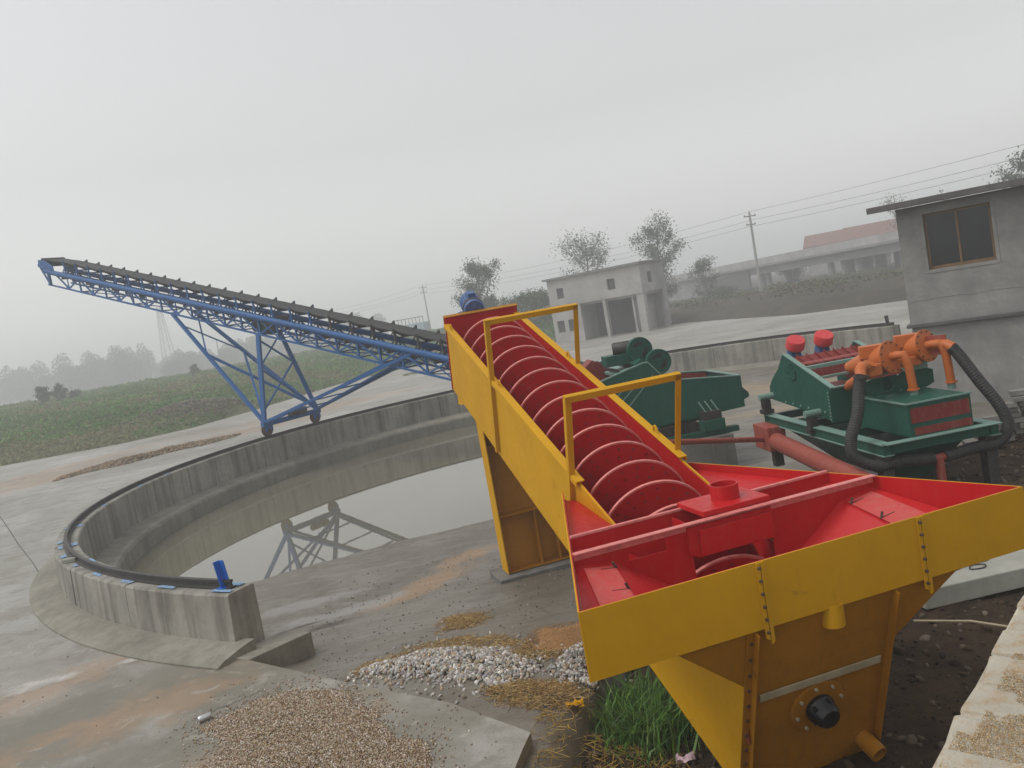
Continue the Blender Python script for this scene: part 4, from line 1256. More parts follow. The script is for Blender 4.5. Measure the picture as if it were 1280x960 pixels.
# black ribbed hoses
def bez(pts, n=14):
    """Catmull-Rom through pts"""
    P = [Vector(p) for p in pts]
    P = [P[0]*2-P[1]]+P+[P[-1]*2-P[-2]]
    out = []
    for i in range(1, len(P)-2):
        for k in range(n):
            t = k/n
            a, b, c, d = P[i-1], P[i], P[i+1], P[i+2]
            out.append(.5*((2*b)+(c-a)*t+(2*a-5*b+4*c-d)*t*t+(3*b-a-3*c+d)*t**3))
    return out+[P[-2]]
def hose(pts, r_):
    p = bez(pts, 22)
    rr = [r_*(1+.07*(k % 2)) for k in range(len(p))]
    mb = MB().path(p, rr, 14)
    return mb.build('hose', 'rubber', s2_)
hose([(.0, .40, 1.63), (-.07, .36, 1.50), (-.20, .25, 1.17), (-.36, .20, .86), (-.34, .18, .64), (-.10, .12, .50), (.25, .08, .50), (.62, .05, .47)], .072)
MB().lathe([(.10, 0), (.10, .03), (0, .03)], (.0, .40, 1.60), (.05, .03, 1), 20).build('hose_flange', 'steel', s2_, smooth=35)
MB().path([(.0, .40, 1.62), (.02, .44, 1.70), (.12, .56, 1.72), (.26, .66, 1.68)], .07, 16).build('hose_elbow', 'orange', s2_, smooth=60)
hose([(1.36, .53, 1.76), (1.42, .46, 1.62), (1.53, .32, 1.30), (1.66, .16, .95), (1.70, .10, .68), (1.52, .08, .50), (1.20, .06, .50), (.76, .04, .47)], .072)
MB().path([(.60, .05, .47), (.69, .045, .465), (.78, .045, .47)], .052, 14).build('tee_pipe', 'red_dull', s2_, smooth=50)
MB().tube((.69, .045, .47), (.69, .045, -.15), .055, n=14).build('tee_leg', 'red_dull', s2_, smooth=50)
# pipes
pa = Vector((-.14, 3.15, .40)); pb_ = Vector((-.32, .1, .33))
MB().path([pa, pb_, pb_+Vector((-.02, -.9, -.05))], .14, 24).build('slurry_pipe', 'red_dull', s2_, smooth=50)
thin = empty('water_pipe', (0, 0, 0), 0, 'thin reddish pipe running level from the green stand to the trough', 'pipe')
p_a = S2O+Matrix.Rotation(s2r, 3, 'Z') @ Vector((-.25, 3.4, .42))
p_b = Vector((2.05, 12.9, .72))
p_b = px(838, 553, 12.4)
MB().tube(p_a, p_b, .045, n=14).build('pipe', 'red_dull', thin, smooth=50)
MB().tube(p_b+Vector((.06, .02, 0)), Vector((p_b.x+.06, p_b.y+.02, -.5)), .04, n=10).build('pipe_prop', 'red_dull', thin, smooth=50)

# ------------------------------------------------------------------ grey house on the right
HD = Vector((math.sin(R(57)), -math.cos(R(57)), 0))          # along the front wall, to the right and nearer
hs_ = empty('guard_house', (8.68, 18.02, 0), math.atan2(HD.y, HD.x), 'small grey rendered house with a flat roof and brown sliding window', 'house')
HL, HDp = 5.2, 4.0      # local x along the front, y into the house
zl_, ze_ = 1.44, 3.92
wx0, wx1, wz0, wz1 = .50, 1.74, 2.54, 3.72
def hb(x0, x1, y0, y1, z0, z1, nm, mt, par=hs_, bv=0):
    return MB().box(((x0+x1)/2, (y0+y1)/2, (z0+z1)/2), (x1-x0, y1-y0, z1-z0)).build(nm, mt, par, bevel=bv)
hb(0, wx0, 0, .24, zl_, ze_, 'wall_panel', 'render')
hb(wx1, HL, 0, .24, zl_, ze_, 'wall_panel', 'render')
hb(wx0, wx1, 0, .24, zl_, wz0, 'wall_panel', 'render')
hb(wx0, wx1, 0, .24, wz1, ze_, 'wall_panel', 'render')
hb(.002, .24, .24, HDp, zl_, ze_-.01, 'side_wall', 'render')
hb(HL-.24, HL-.002, .24, HDp, zl_, ze_-.01, 'side_wall', 'render')
hb(.24, HL-.24, HDp-.24, HDp, zl_, ze_-.01, 'back_wall', 'render')
hb(.24, HL-.24, .24, HDp-.24, zl_, zl_+.1, 'floor', 'slabc')
hb(.02, HL-.02, .02, HDp, -.6, zl_-.07, 'plinth', 'render')
hb(-.07, HL+.07, -.09, HDp, zl_-.07, zl_-.001, 'ledge', 'roofc', bv=.01)
rf = MB()
rf.prism([(-.5, -.42, ze_+.0), (HL+.5, -.42, ze_+.0), (HL+.5, HDp+.4, ze_+.16), (-.5, HDp+.4, ze_+.16)], (0, 0, .13))
rf.build('roof_slab', 'roofc', hs_, bevel=.01)
# ragged render line under the window
ln_ = MB()
rs = random.Random(5)
xs = [0.02+.2*k for k in range(26)]
ups = [(x, -.006, 1.93+.018*rs.uniform(-1, 1)+.02*math.sin(x*1.3)) for x in xs]
ln_.prism(ups+[(x, -.006, z-.012-.012*rs.random()) for x, _, z in reversed(ups)], (0, .01, 0))
ln_.build('render_ridge', 'render', hs_)
# rough render margin round the opening
for (a, b, c, d) in ((wx0-.07, wx0, wz0-.06, wz1+.04), (wx1, wx1+.07, wz0-.06, wz1+.04), (wx0, wx1, wz0-.07, wz0-.004)):
    hb(a, b, -.012, .02, c, d, 'window_surround', 'render', bv=.004)
wi = empty('window'); wi.parent = hs_
fy0, fy1 = .10, .17
hb(wx0+.002, wx1-.002, fy0, fy1, wz0, wz0+.07, 'frame_rail', 'frame_brown', wi)
hb(wx0+.002, wx1-.002, fy0, fy1, wz1-.05, wz1-.002, 'frame_rail', 'frame_brown', wi)
hb(wx0+.002, wx0+.05, fy0, fy1, wz0+.07, wz1-.05, 'frame_stile', 'frame_brown', wi)
hb(wx1-.05, wx1-.002, fy0, fy1, wz0+.07, wz1-.05, 'frame_stile', 'frame_brown', wi)
xm = (wx0+wx1)/2
hb(xm-.03, xm+.012, fy0-.012, fy1-.02, wz0+.07, wz1-.05, 'meeting_stile', 'frame_brown', wi)
hb(wx0+.05, xm-.03, fy0+.02, fy0+.026, wz0+.07, wz1-.05, 'pane', 'glass', wi)
hb(xm+.012, wx1-.05, fy0+.045, fy0+.051, wz0+.07, wz1-.05, 'pane', 'glass', wi)
hb(xm-.015, xm-.002, fy0-.03, fy0-.012, 3.06, 3.13, 'latch', 'steel', wi)
hb(xm+.25, xm+.29, fy0-.001, fy1, wz0+.085, wz0+.12, 'runner', 'steel', wi)

# ------------------------------------------------------------------ rough stack of grey bricks under the house
bs = empty('brick_stack', (0, 0, 0), 0, 'rough dry stack of grey bricks against the house base', 'brick wall')
brick_me = None
rs = random.Random(11)
b0 = Vector((6.45, 12.45, 0)); bd = Vector((.98, -.16, 0)).normalized(); bn = Vector((bd.y, -bd.x, 0))
def brick_mesh(dx, dy, dz, mat, seed, jit=.006, bv=.008):
    r_ = random.Random(seed)
    mb = MB().box((0, 0, 0), (dx, dy, dz))
    mb.v = [tuple(c+r_.uniform(-jit, jit) for c in v) for v in mb.v]
    o = mb.build('brick', mat, None, bevel=bv)
    return o
protos = [brick_mesh(.25, .13, .075, 'brickg', k) for k in range(4)]
def place_copy(proto, parent, mw):
    o = proto.copy()
    COL.objects.link(o)
    o.parent = parent
    o.matrix_local = mw
    return o
for row in range(11):
    n = 13-row
    for k in range(n):
        x = k*.27+(row % 2)*.13+row*.085+rs.uniform(-.03, .03)
        z = -.06+row*.084+rs.uniform(-.006, .006)
        p = b0+bd*x+bn*(rs.uniform(-.03, .03)+row*.02)
        m_ = Matrix.Translation((p.x, p.y, z)) @ Matrix.Rotation(math.atan2(bd.y, bd.x)+rs.uniform(-.12, .12)+(1.57 if rs.random() < .3 else 0), 4, 'Z') @ Matrix.Rotation(rs.uniform(-.05, .05), 4, 'X')
        place_copy(protos[rs.randrange(4)], bs, m_)
for p in protos:
    bpy.data.objects.remove(p)

# ------------------------------------------------------------------ whitewashed brick wall beside the camera
nw = empty('whitewashed_wall', (0, 0, 0), 0, 'old whitewashed brick wall with sandy top in the lower right corner', 'wall')
wa = Vector((1.08, 2.52, 0)); wdv = Vector((1.06, 1.18, 0)).normalized(); wn = Vector((wdv.y, -wdv.x, 0))
rs = random.Random(2)
protos = [brick_mesh(.232, .40, .10, 'brickw', 50+k, .012, .022) for k in range(3)]+[brick_mesh(.232, .19, .10, 'brickw', 60+k, .012, .022) for k in range(3)]
for row in range(18):
    z = 1.55-row*.108
    for k in range(-5, 12):
        if row > 5 and (k < 0 or k > 9): continue
        off = (row % 2)*.12
        p = wa+wdv*(k*.243+off+.02)+wn*(.20+rs.uniform(-.015, .015))
        m_ = Matrix.Translation((p.x, p.y, z+rs.uniform(-.008, .008))) @ Matrix.Rotation(math.atan2(wdv.y, wdv.x)+rs.uniform(-.025, .025), 4, 'Z') @ Matrix.Rotation(rs.uniform(-.03, .03), 4, 'Y')
        place_copy(protos[rs.randrange(3)], nw, m_)
core = wa+wdv*.85+wn*.2
MB().box((core.x, core.y, .60), (3.9, .385, 1.985), Matrix.Rotation(math.atan2(wdv.y, wdv.x), 3, 'Z')).build('mortar_core', 'brickw', nw)
for p in protos:
    bpy.data.objects.remove(p)

# ------------------------------------------------------------------ concrete beam behind the tank, ramp pieces
cb = MB()
c_ = Vector((5.0, 8.30, -.22))
cb.box(c_, (2.9, .46, .2), Matrix.Rotation(R(7), 3, 'Z'))
tag(cb.build('concrete_beam', 'slabc', None, bevel=.012), 'pale concrete beam lying on dark soil behind the tank', 'beam')
wre = bez([(4.05, 8.22, -.112), (4.25, 8.30, -.112), (4.40, 8.26, -.112), (4.34, 8.18, -.112), (4.22, 8.20, -.112), (4.30, 8.30, -.108), (4.5, 8.36, -.112)], 10)
tag(MB().path(wre, .006, 6).build('loose_wire', 'rubber', None, smooth=60), 'loop of black wire lying on the pale concrete beam', 'wire')
st_ = MB().path([(3.30, 7.55, -.24), (3.7, 7.3, -.22), (4.05, 7.0, -.25)], .012, 6)
tag(st_.build('bamboo_stick', 'tape', None), 'thin pale stick lying on the dark soil', 'stick')

# ------------------------------------------------------------------ stones, gravel, straw
def icos():
    t = (1+5**.5)/2
    v = np.array([(-1, t, 0), (1, t, 0), (-1, -t, 0), (1, -t, 0), (0, -1, t), (0, 1, t), (0, -1, -t), (0, 1, -t), (t, 0, -1), (t, 0, 1), (-t, 0, -1), (-t, 0, 1)], float)
    v /= np.linalg.norm(v[0])
    f = np.array([(0, 11, 5), (0, 5, 1), (0, 1, 7), (0, 7, 10), (0, 10, 11), (1, 5, 9), (5, 11, 4), (11, 10, 2), (10, 7, 6), (7, 1, 8), (3, 9, 4), (3, 4, 2), (3, 2, 6), (3, 6, 8), (3, 8, 9), (4, 9, 5), (2, 4, 11), (6, 2, 10), (8, 6, 7), (9, 8, 1)])
    return v, f
IV, IF = icos()
OV = np.array([(1, 0, 0), (-1, 0, 0), (0, 1, 0), (0, -1, 0), (0, 0, 1), (0, 0, -1)], float)
OF = np.array([(0, 2, 4), (2, 1, 4), (1, 3, 4), (3, 0, 4), (2, 0, 5), (1, 2, 5), (3, 1, 5), (0, 3, 5)])
def rotmats(n, rng):
    q = rng.normal(size=(n, 4)); q /= np.linalg.norm(q, axis=1)[:, None]
    w_, x, y, z = q.T
    return np.stack([np.stack([1-2*(y*y+z*z), 2*(x*y-z*w_), 2*(x*z+y*w_)], -1), np.stack([2*(x*y+z*w_), 1-2*(x*x+z*z), 2*(y*z-x*w_)], -1), np.stack([2*(x*z-y*w_), 2*(y*z+x*w_), 1-2*(x*x+y*y)], -1)], 1)
def stones(name, P, size, cols, base=(OV, OF), flat=.6, rng=RNG):
    n = len(P)
    BV, BF = base
    A = np.stack([np.ones(n), rng.uniform(.6, 1, n), rng.uniform(flat*.6, flat, n)], 1)*size[:, None]
    V = BV[None]*A[:, None, :]*(1+rng.uniform(-.18, .18, (n, len(BV), 1)))
    V = np.einsum('nij,nkj->nki', rotmats(n, rng), V)+P[:, None, :]
    F = (BF[None]+(np.arange(n)*len(BV))[:, None, None]).reshape(-1, 3)
    C = np.repeat(cols, len(BV), 0)
    return npmesh(name, V.reshape(-1, 3), F, 'stone', colors=C)
def pick(pal, n, rng, jit=.15, add=.01):
    pal = np.array(pal)
    c = pal[rng.integers(0, len(pal), n)]
    return np.clip(c*(1+rng.normal(0, jit, (n, 1)))+rng.normal(0, add, (n, 3)), 0.01, 1)
def inpoly(x, y, poly):
    c = np.zeros(x.shape, bool)
    j = len(poly)-1
    for i in range(len(poly)):
        xi, yi = poly[i]; xj, yj = poly[j]
        c ^= ((yi > y) != (yj > y)) & (x < (xj-xi)*(y-yi)/(yj-yi+1e-12)+xi)
        j = i
    return c
def polydist(x, y, poly):
    d = np.full(x.shape, 1e9)
    for i in range(len(poly)):
        x0, y0 = poly[i-1]; x1, y1 = poly[i]
        dx, dy = x1-x0, y1-y0
        t = np.clip(((x-x0)*dx+(y-y0)*dy)/(dx*dx+dy*dy), 0, 1)
        d = np.minimum(d, np.hypot(x-x0-t*dx, y-y0-t*dy))
    return d
def heap(poly, n, hmax, zfun, seed, soft=.25, spill=0.0):
    rng = np.random.default_rng(seed)
    a = np.array(poly); lo, hi = a.min(0)-spill, a.max(0)+spill
    P = []
    tot = 0
    while tot < n:
        x = rng.uniform(lo[0], hi[0], n*2); y = rng.uniform(lo[1], hi[1], n*2)
        d = polydist(x, y, poly)*np.where(inpoly(x, y, poly), 1, -1)+.45*fbm(x*2.4, y*2.4, seed)
        ok = (d > 0) | ((d > -spill) & (rng.random(len(x)) < .25*np.exp(-np.abs(d)*9)))
        x, y, d = x[ok], y[ok], d[ok]
        h = hmax*np.clip(d/soft, 0, 1)**.7*(1+.5*fbm(x*3, y*3, seed+1))
        P.append(np.stack([x, y, zfun(x, y)+h*rng.uniform(.8, 1.0, len(x))+.004], 1))
        tot += len(x)
    return np.concatenate(P)[:n], rng
yardz = lambda x, y: np.zeros_like(x)
# gravel heap on the slab in the foreground
gp = [(-3.25, 7.45), (-2.75, 7.95), (-2.2, 7.75), (-1.75, 7.0), (-1.2, 6.45), (-1.05, 6.0), (-1.15, 5.2), (-2.3, 5.2), (-2.75, 6.4)]
P, rng = heap(gp, 30000, .022, yardz, 3, .5, .6)
o = stones('gravel_heap', P, rng.uniform(.007, .0155, len(P)), pick([(.32, .23, .14), (.38, .30, .21), (.26, .18, .11), (.44, .38, .31), (.20, .14, .09), (.52, .46, .40), (.30, .22, .15)], len(P), rng))
tag(o, 'brown and cream gravel spread over the pale slab in the foreground', 'gravel', kind='stuff')
gb = MB()
GX, GY = np.meshgrid(np.arange(-3.6, -.6, .06), np.arange(5.0, 8.3, .06))
gd = polydist(GX, GY, gp)*np.where(inpoly(GX, GY, gp), 1, -1)+.45*fbm(GX*2.4, GY*2.4, 3)
GZ = np.where(gd > .03, .022*np.clip(gd/.5, 0, 1)**.7*.8+.002, -.02)
ids = np.arange(GX.size).reshape(GX.shape)
GF = np.stack([ids[:-1, :-1], ids[:-1, 1:], ids[1:, 1:], ids[1:, :-1]], -1)
kp = (gd[:-1, :-1] > -.05)
npmesh('gravel_bed', np.stack([GX.ravel(), GY.ravel(), GZ.ravel()], 1), GF[kp], soilmat('gravel_sand', (.18, .125, .075, 1), (.25, .18, .11, 1), (.13, .09, .055, 1)), o, smooth=True)
# pale pebbles and shells in the joint between slab and ramp
fz = lambda x, y: np.maximum(floor_z(x, y), soil_z(x, y))
sp = [(-2.0, 8.55), (-1.5, 8.9), (-.9, 8.75), (-.45, 8.1), (-.25, 7.75), (-.55, 7.45), (-1.1, 7.75), (-1.6, 8.1)]
P, rng = heap(sp, 3600, .10, fz, 5, .3, .4)
tag(stones('pale_pebbles', P, rng.uniform(.013, .034, len(P)), pick([(.45, .43, .40), (.34, .32, .30), (.55, .53, .50), (.24, .21, .18), (.36, .27, .18), (.30, .29, .29)], len(P), rng, .2), (IV, IF)), 'heap of white and grey pebbles beside the slab edge', 'pebbles', kind='stuff')
sp2 = [(-.12, 7.55), (.05, 7.95), (.30, 7.95), (.42, 7.5), (.28, 7.1), (.02, 7.15)]
P, rng = heap(sp2, 1100, .08, fz, 8, .2, .25)
tag(stones('grey_pebbles', P, rng.uniform(.012, .032, len(P)), pick([(.38, .36, .34), (.26, .245, .23), (.48, .46, .43), (.15, .135, .12), (.30, .23, .17)], len(P), rng, .2), (IV, IF)), 'small patch of grey pebbles below the left corner of the tank', 'pebbles', kind='stuff')
# orange sand spill under the tank corner
sd_ = [(-.35, 8.2), (-.1, 8.75), (.35, 8.7), (.45, 8.2), (.15, 7.85)]
P, rng = heap(sd_, 16000, .04, fz, 18, .45, .15)
tag(stones('orange_sand', P, rng.uniform(.004, .0085, len(P)), pick([(.38, .21, .09), (.42, .25, .12), (.33, .18, .08)], len(P), rng, .12)), 'orange sand spill beside the grey pebbles under the tank', 'sand', kind='stuff')
# scattered grit on the floor and slab
n = 700
x = RNG.uniform(-3.3, .6, n); y = RNG.uniform(6.6, 13.5, n)
ok = (y > np.interp(x, [-3.3, -2.2, -1.03, -.33, .6], [8.95, 7.96, 7.05, 6.28, 6.0])+.05) & ~((x < -2.9) & (y < 10.2))
P = np.stack([x[ok], y[ok], fz(x[ok], y[ok])+.006], 1)
tag(stones('loose_grit', P, RNG.uniform(.006, .020, len(P))**1.0, pick([(.30, .27, .24), (.15, .13, .11), (.45, .42, .38), (.08, .07, .06)], len(P), RNG)), 'loose grit scattered over the wet cement floor', 'grit', kind='stuff')
n = 260
x = RNG.uniform(-9, -1.2, n); y = RNG.uniform(4.5, 13, n)
ok = np.hypot(x-RC.x, y-RC.y) > 12.75
ok &= y < np.interp(x, [-9, -3.3, -2.2, -1.03], [13, 8.8, 7.9, 7.0])
P = np.stack([x[ok], y[ok], np.zeros(ok.sum())+.006], 1)
tag(stones('yard_grit', P, RNG.uniform(.006, .018, len(P)), pick([(.25, .22, .19), (.12, .10, .08), (.45, .43, .40)], len(P), RNG)), 'loose grit scattered over the yard concrete in front of the ring wall', 'grit', kind='stuff')
# clods on the dark soil
n = 14000
x = RNG.uniform(-.6, 9, n); y = RNG.uniform(3.5, 14, n)
zs = soil_z(x, y); ok = zs > -.6
P = np.stack([x[ok], y[ok], zs[ok]+.005], 1)
tag(stones('soil_clods', P, RNG.uniform(.010, .07, len(P))*RNG.uniform(.3, 1, len(P))**2, pick([(.05, .035, .024), (.075, .052, .034), (.035, .025, .018), (.13, .10, .075)], len(P), RNG, .2, .002), (IV, IF)), 'dark clods lying over the bare soil around the tank', 'clods', kind='stuff')

def blades(name, P, L, wd, cols, lean, seed, mat='grass', curl=.5):
    rng = np.random.default_rng(seed)
    n = len(P)
    az = rng.uniform(0, 2*np.pi, n)
    dirv = np.stack([np.cos(az), np.sin(az), np.zeros(n)], 1)
    ln = np.abs(rng.normal(lean, lean*.5, n))[:, None]
    up = np.array([0, 0, 1.])[None]
    side = np.stack([-np.sin(az+rng.normal(0, .6, n)), np.cos(az), np.zeros(n)], 1)*wd[:, None]
    L = L[:, None]
    p1 = P+(up*.5+dirv*ln*.25)*L
    p2 = P+(up*(1-curl*ln*.5)+dirv*ln)*L
    V = np.stack([P-side, P+side, p1+side*.8, p1-side*.8, p2], 1)
    F3 = np.array([(0, 1, 2), (0, 2, 3), (3, 2, 4)])
    F = (F3[None]+(np.arange(n)*5)[:, None, None]).reshape(-1, 3)
    return npmesh(name, V.reshape(-1, 3), F, mat, colors=np.repeat(cols, 5, 0))
# straw
def straw(name, poly, n, zf, seed, label, h=.05, size=(.05, .16), pal=None):
    P, rng = heap(poly, n, h, zf, seed, .2, .12)
    L = rng.uniform(*size, n)
    az = rng.uniform(0, 2*np.pi, n); el = rng.normal(0, .22, n)
    d = np.stack([np.cos(az)*np.cos(el), np.sin(az)*np.cos(el), np.sin(el)], 1)*L[:, None]/2
    s = np.stack([-np.sin(az), np.cos(az), np.zeros(n)], 1)*.0022
    u = np.array([0, 0, .0022])[None]
    V = np.stack([P-d-s, P-d+s, P-d+u*1.5, P+d-s, P+d+s, P+d+u*1.5], 1)
    F3 = np.array([(0, 1, 4), (0, 4, 3), (1, 2, 5), (1, 5, 4), (2, 0, 3), (2, 3, 5)])
    F = (F3[None]+(np.arange(n)*6)[:, None, None]).reshape(-1, 3)
    cols = pick(pal or [(.40, .27, .11), (.30, .19, .08), (.48, .35, .17), (.22, .14, .06)], n, rng)
    tag(npmesh(name, V.reshape(-1, 3), F, 'straw', colors=np.repeat(cols, 6, 0)), label, 'straw', kind='stuff')
straw('straw_patch', [(-1.35, 9.55), (-1.2, 9.95), (-.85, 10.0), (-.8, 9.65), (-1.05, 9.45)], 900, fz, 41, 'small round patch of brown straw alone on the wet cement', .04)
straw('straw_litter', [(-2.1, 8.6), (-1.7, 9.15), (-.9, 9.2), (-.3, 8.5), (-.1, 7.9), (-.45, 7.9), (-.9, 8.6), (-1.6, 8.8)], 1500, fz, 42, 'brown straw littered along the far side of the white pebbles', .03)
straw('straw_bundle', [(-.75, 7.35), (-.5, 7.5), (-.05, 7.2), (.1, 6.9), (-.25, 6.8)], 1500, fz, 43, 'brown straw lying between the white pebbles and the slab corner', .05)
straw('straw_scatter', [(-.35, 6.7), (-.1, 6.9), (.35, 6.6), (.8, 6.1), (.5, 5.5), (-.2, 5.6)], 520, fz, 44, 'yellow straw scattered over dark soil right of the slab corner', .06, (.06, .22), [(.42, .28, .08), (.50, .33, .06), (.30, .20, .09), (.16, .11, .06)])
# wrapper scraps near the straw
rs = random.Random(9)
for k, (x, y, c, lb) in enumerate(((.05, 6.75, 'yellow', 'crumpled yellow wrapper lying in the straw by the slab corner'), (.80, 6.10, 'wrap', 'crumpled pale pink wrapper lying at the foot of the green weeds'))):
    z = float(fz(np.array([x]), np.array([y]))[0])
    mb = MB()
    n = 6
    mb.v = [(x+(i/(n-1)-.5)*.15, y+(j/(n-1)-.5)*.10, z+.05+rs.uniform(-.025, .025)) for i in range(n) for j in range(n)]
    mb.f = [(i*n+j, (i+1)*n+j, (i+1)*n+j+1, i*n+j+1) for i in range(n-1) for j in range(n-1)]
    tag(mb.build('wrapper', c), lb, 'litter')
# weeds beside the tank
n = 1900
x = RNG.normal(.60, .17, n); y = RNG.normal(6.75, .26, n)
zg = soil_z(x, y)
P = np.stack([x, y, zg-.01], 1)
L = RNG.uniform(.08, .40, n)
weed = empty('weed_clump', (.6, 6.7, 0), 0, 'tuft of green weeds growing under the left side of the tank', 'weeds')
o = blades('leaves', P-np.array([.6, 6.7, 0]), L, RNG.uniform(.004, .011, n), pick([(.10, .20, .04), (.14, .26, .06), (.06, .13, .03), (.18, .28, .09)], n, RNG), .55, 5)
o.parent = weed; o['kind'] = 'stuff'
# sand and straw lying on the whitewashed wall
n = 75000
a_ = RNG.uniform(-.9, 2.6, n); b_ = RNG.uniform(.03, .40, n)
ok = fbm(a_*2.2, b_*4, 71)+.10*fbm(a_*9, b_*9, 72) > -.03-.25*(np.abs(b_-.2) < .12)
a_, b_ = a_[ok], b_[ok]
P = np.stack([wa.x+wdv.x*a_+wn.x*b_, wa.y+wdv.y*a_+wn.y*b_, np.full(len(a_), 1.606)], 1)
tag(stones('wall_top_sand', P, RNG.uniform(.0012, .0038, len(P)), pick([(.40, .26, .11), (.48, .34, .18), (.30, .19, .09), (.55, .48, .38)], len(P), RNG)), 'brown sand lying along the top of the whitewashed wall', 'sand', kind='stuff')
# small objects on the yard
tag(MB().box((-8.35, 12.1, .035), (.22, .11, .06), Matrix.Rotation(.6, 3, 'Z')).build('broken_brick', 'red_dull', None, bevel=.012), 'dark broken brick lying on the yard at the left edge', 'brick')
can = empty('drink_can', (-3.35, 7.55, .033), .6, 'small crushed silver can lying on the sandy yard', 'can')
c_ = MB().lathe([(0, 0), (.026, 0), (.033, .012), (.030, .055), (.033, .10), (.026, .115), (0, .116)], (-.058, 0, 0), (1, 0, 0), 16); c_.build('can_body', plain('aluminium', (.55, .55, .57, 1), .35, .9, .1), can, smooth=40)

# ------------------------------------------------------------------ sandy ridge on the far yard
n = 3800
t = RNG.uniform(-1, 1, n); s_ = RNG.normal(0, .22, n)
x = -14.6+t*2.6; y = 33.5+t*2.4+s_+.25*np.sin(t*7)
hh = .28*np.clip(1-np.abs(t), 0, 1)**.5*np.exp(-(s_/.25)**2)*(.7+.6*fbm(x*2, y*2, 77))
P = np.stack([x, y, hh+.01], 1)
tag(stones('earth_ridge', P, RNG.uniform(.03, .08, n), pick([(.24, .18, .12), (.30, .23, .15), (.17, .13, .09)], n, RNG), (IV, IF)), 'low ridge of brown earth on the far side of the yard', 'earth', kind='stuff')
n = 900
x = RNG.uniform(-7.5, -1.2, n); y = 61+(x+4)*.4+RNG.normal(0, .5, n)
tag(blades('yard_grass', np.stack([x, y, np.zeros(n)], 1), RNG.uniform(.06, .2, n), RNG.uniform(.015, .03, n), pick([(.15, .17, .06), (.2, .19, .09)], n, RNG), .5, 9), 'thin strip of grass growing on the far yard', 'grass', kind='stuff')

# ------------------------------------------------------------------ vegetation
def leaves(P, size, cols, seed):
    rng = np.random.default_rng(seed)
    n = len(P)
    q = np.array([(-1, 0, 0), (0, -.55, .12), (1, 0, 0), (0, .55, .12)], float)
    V = np.einsum('nij,kj->nki', rotmats(n, rng), q)*size[:, None, None]+P[:, None, :]
    F = np.arange(n*4).reshape(-1, 4)
    return V.reshape(-1, 3), F, np.repeat(cols, 4, 0)
# field weeds
rng = np.random.default_rng(12)
n = 520000
x = rng.uniform(-85, 6, n); y = rng.uniform(40, 150, n)
d = edge_dist(x, y)
pr_ = np.clip(1.25-y/150, .1, 1)
ok = (d > .15) & (rng.random(n) < pr_) & (np.abs(x+.0) < y*.72)
dry = fbm(x*.22, y*.22, 51)+.15*fbm(x*.8, y*.8, 52)
mound = np.exp(-(((x+18.5)*.75+(y-49.5)*.66)/3.4)**2-((-(x+18.5)*.66+(y-49.5)*.75)/1.7)**2)
ok &= rng.random(n) > np.clip(mound*1.3, 0, .97)
x, y, d, dry = x[ok], y[ok], d[ok], dry[ok]
n = len(x)
hgt = np.clip(d/6, .25, 1)*(.25+.75*np.clip(.5+1.6*fbm(x*.35, y*.35, 55), 0, 1))
P = np.stack([x, y, field_z(x, y)+rng.uniform(0, 1, n)*hgt*.75], 1)
col = np.where((dry > .06)[:, None], np.array([(.19, .19, .085)]), np.array([(.095, .185, .045)]))
col = np.where((np.abs(dry) < .04)[:, None], np.array([(.14, .245, .06)]), col)
col = np.where((rng.random(n) < .12)[:, None], np.array([(.20, .17, .10)]), col)
col = np.clip(col*(1+rng.normal(0, .22, (n, 1))), .01, 1)
V, F, C = leaves(P, rng.uniform(.045, .125, n)*(1+1.2*np.clip((y-45)/70, 0, 1)), col, 4)
tag(npmesh('field_weeds', V, F, 'leaf', colors=C), 'rough green and straw coloured weeds covering the field bank', 'weeds', kind='stuff')
n = 9000
x = rng.normal(-18.5, 3.6, n); y = rng.normal(49.5, 3.6, n)
mound = np.exp(-(((x+18.5)*.75+(y-49.5)*.66)/3.4)**2-((-(x+18.5)*.66+(y-49.5)*.75)/1.7)**2)
ok = (rng.random(n) < mound*1.5) & (edge_dist(x, y) > .05)
x, y = x[ok], y[ok]
tag(stones('earth_mound', np.stack([x, y, field_z(x, y)+.03], 1), rng.uniform(.03, .09, len(x)), pick([(.17, .15, .12), (.14, .125, .10), (.20, .18, .145), (.12, .105, .085)], len(x), rng), (IV, IF)), 'mound of grey brown earth at the foot of the grassy bank', 'earth mound', kind='stuff')
# weeds and rubble on the right-hand bank
n = 80000
x = rng.uniform(8, 75, n); y = rng.uniform(42, 110, n)
d = edge_dist(x, y); pt = fbm(x*.25, y*.25, 61)
ok = (d > 4.5) & (pt > -.03) & (rng.random(n) < .8)
x, y = x[ok], y[ok]; n = len(x)
P = np.stack([x, y, field_z(x, y)+rng.uniform(0, .5, n)], 1)
V, F, C = leaves(P, rng.uniform(.05, .14, n), pick([(.09, .11, .045), (.13, .13, .07), (.06, .08, .035), (.16, .14, .09)], n, rng), 6)
tag(npmesh('bank_weeds', V, F, 'leaf', colors=C), 'patchy weeds on the dark earth bank below the bridge', 'weeds', kind='stuff')

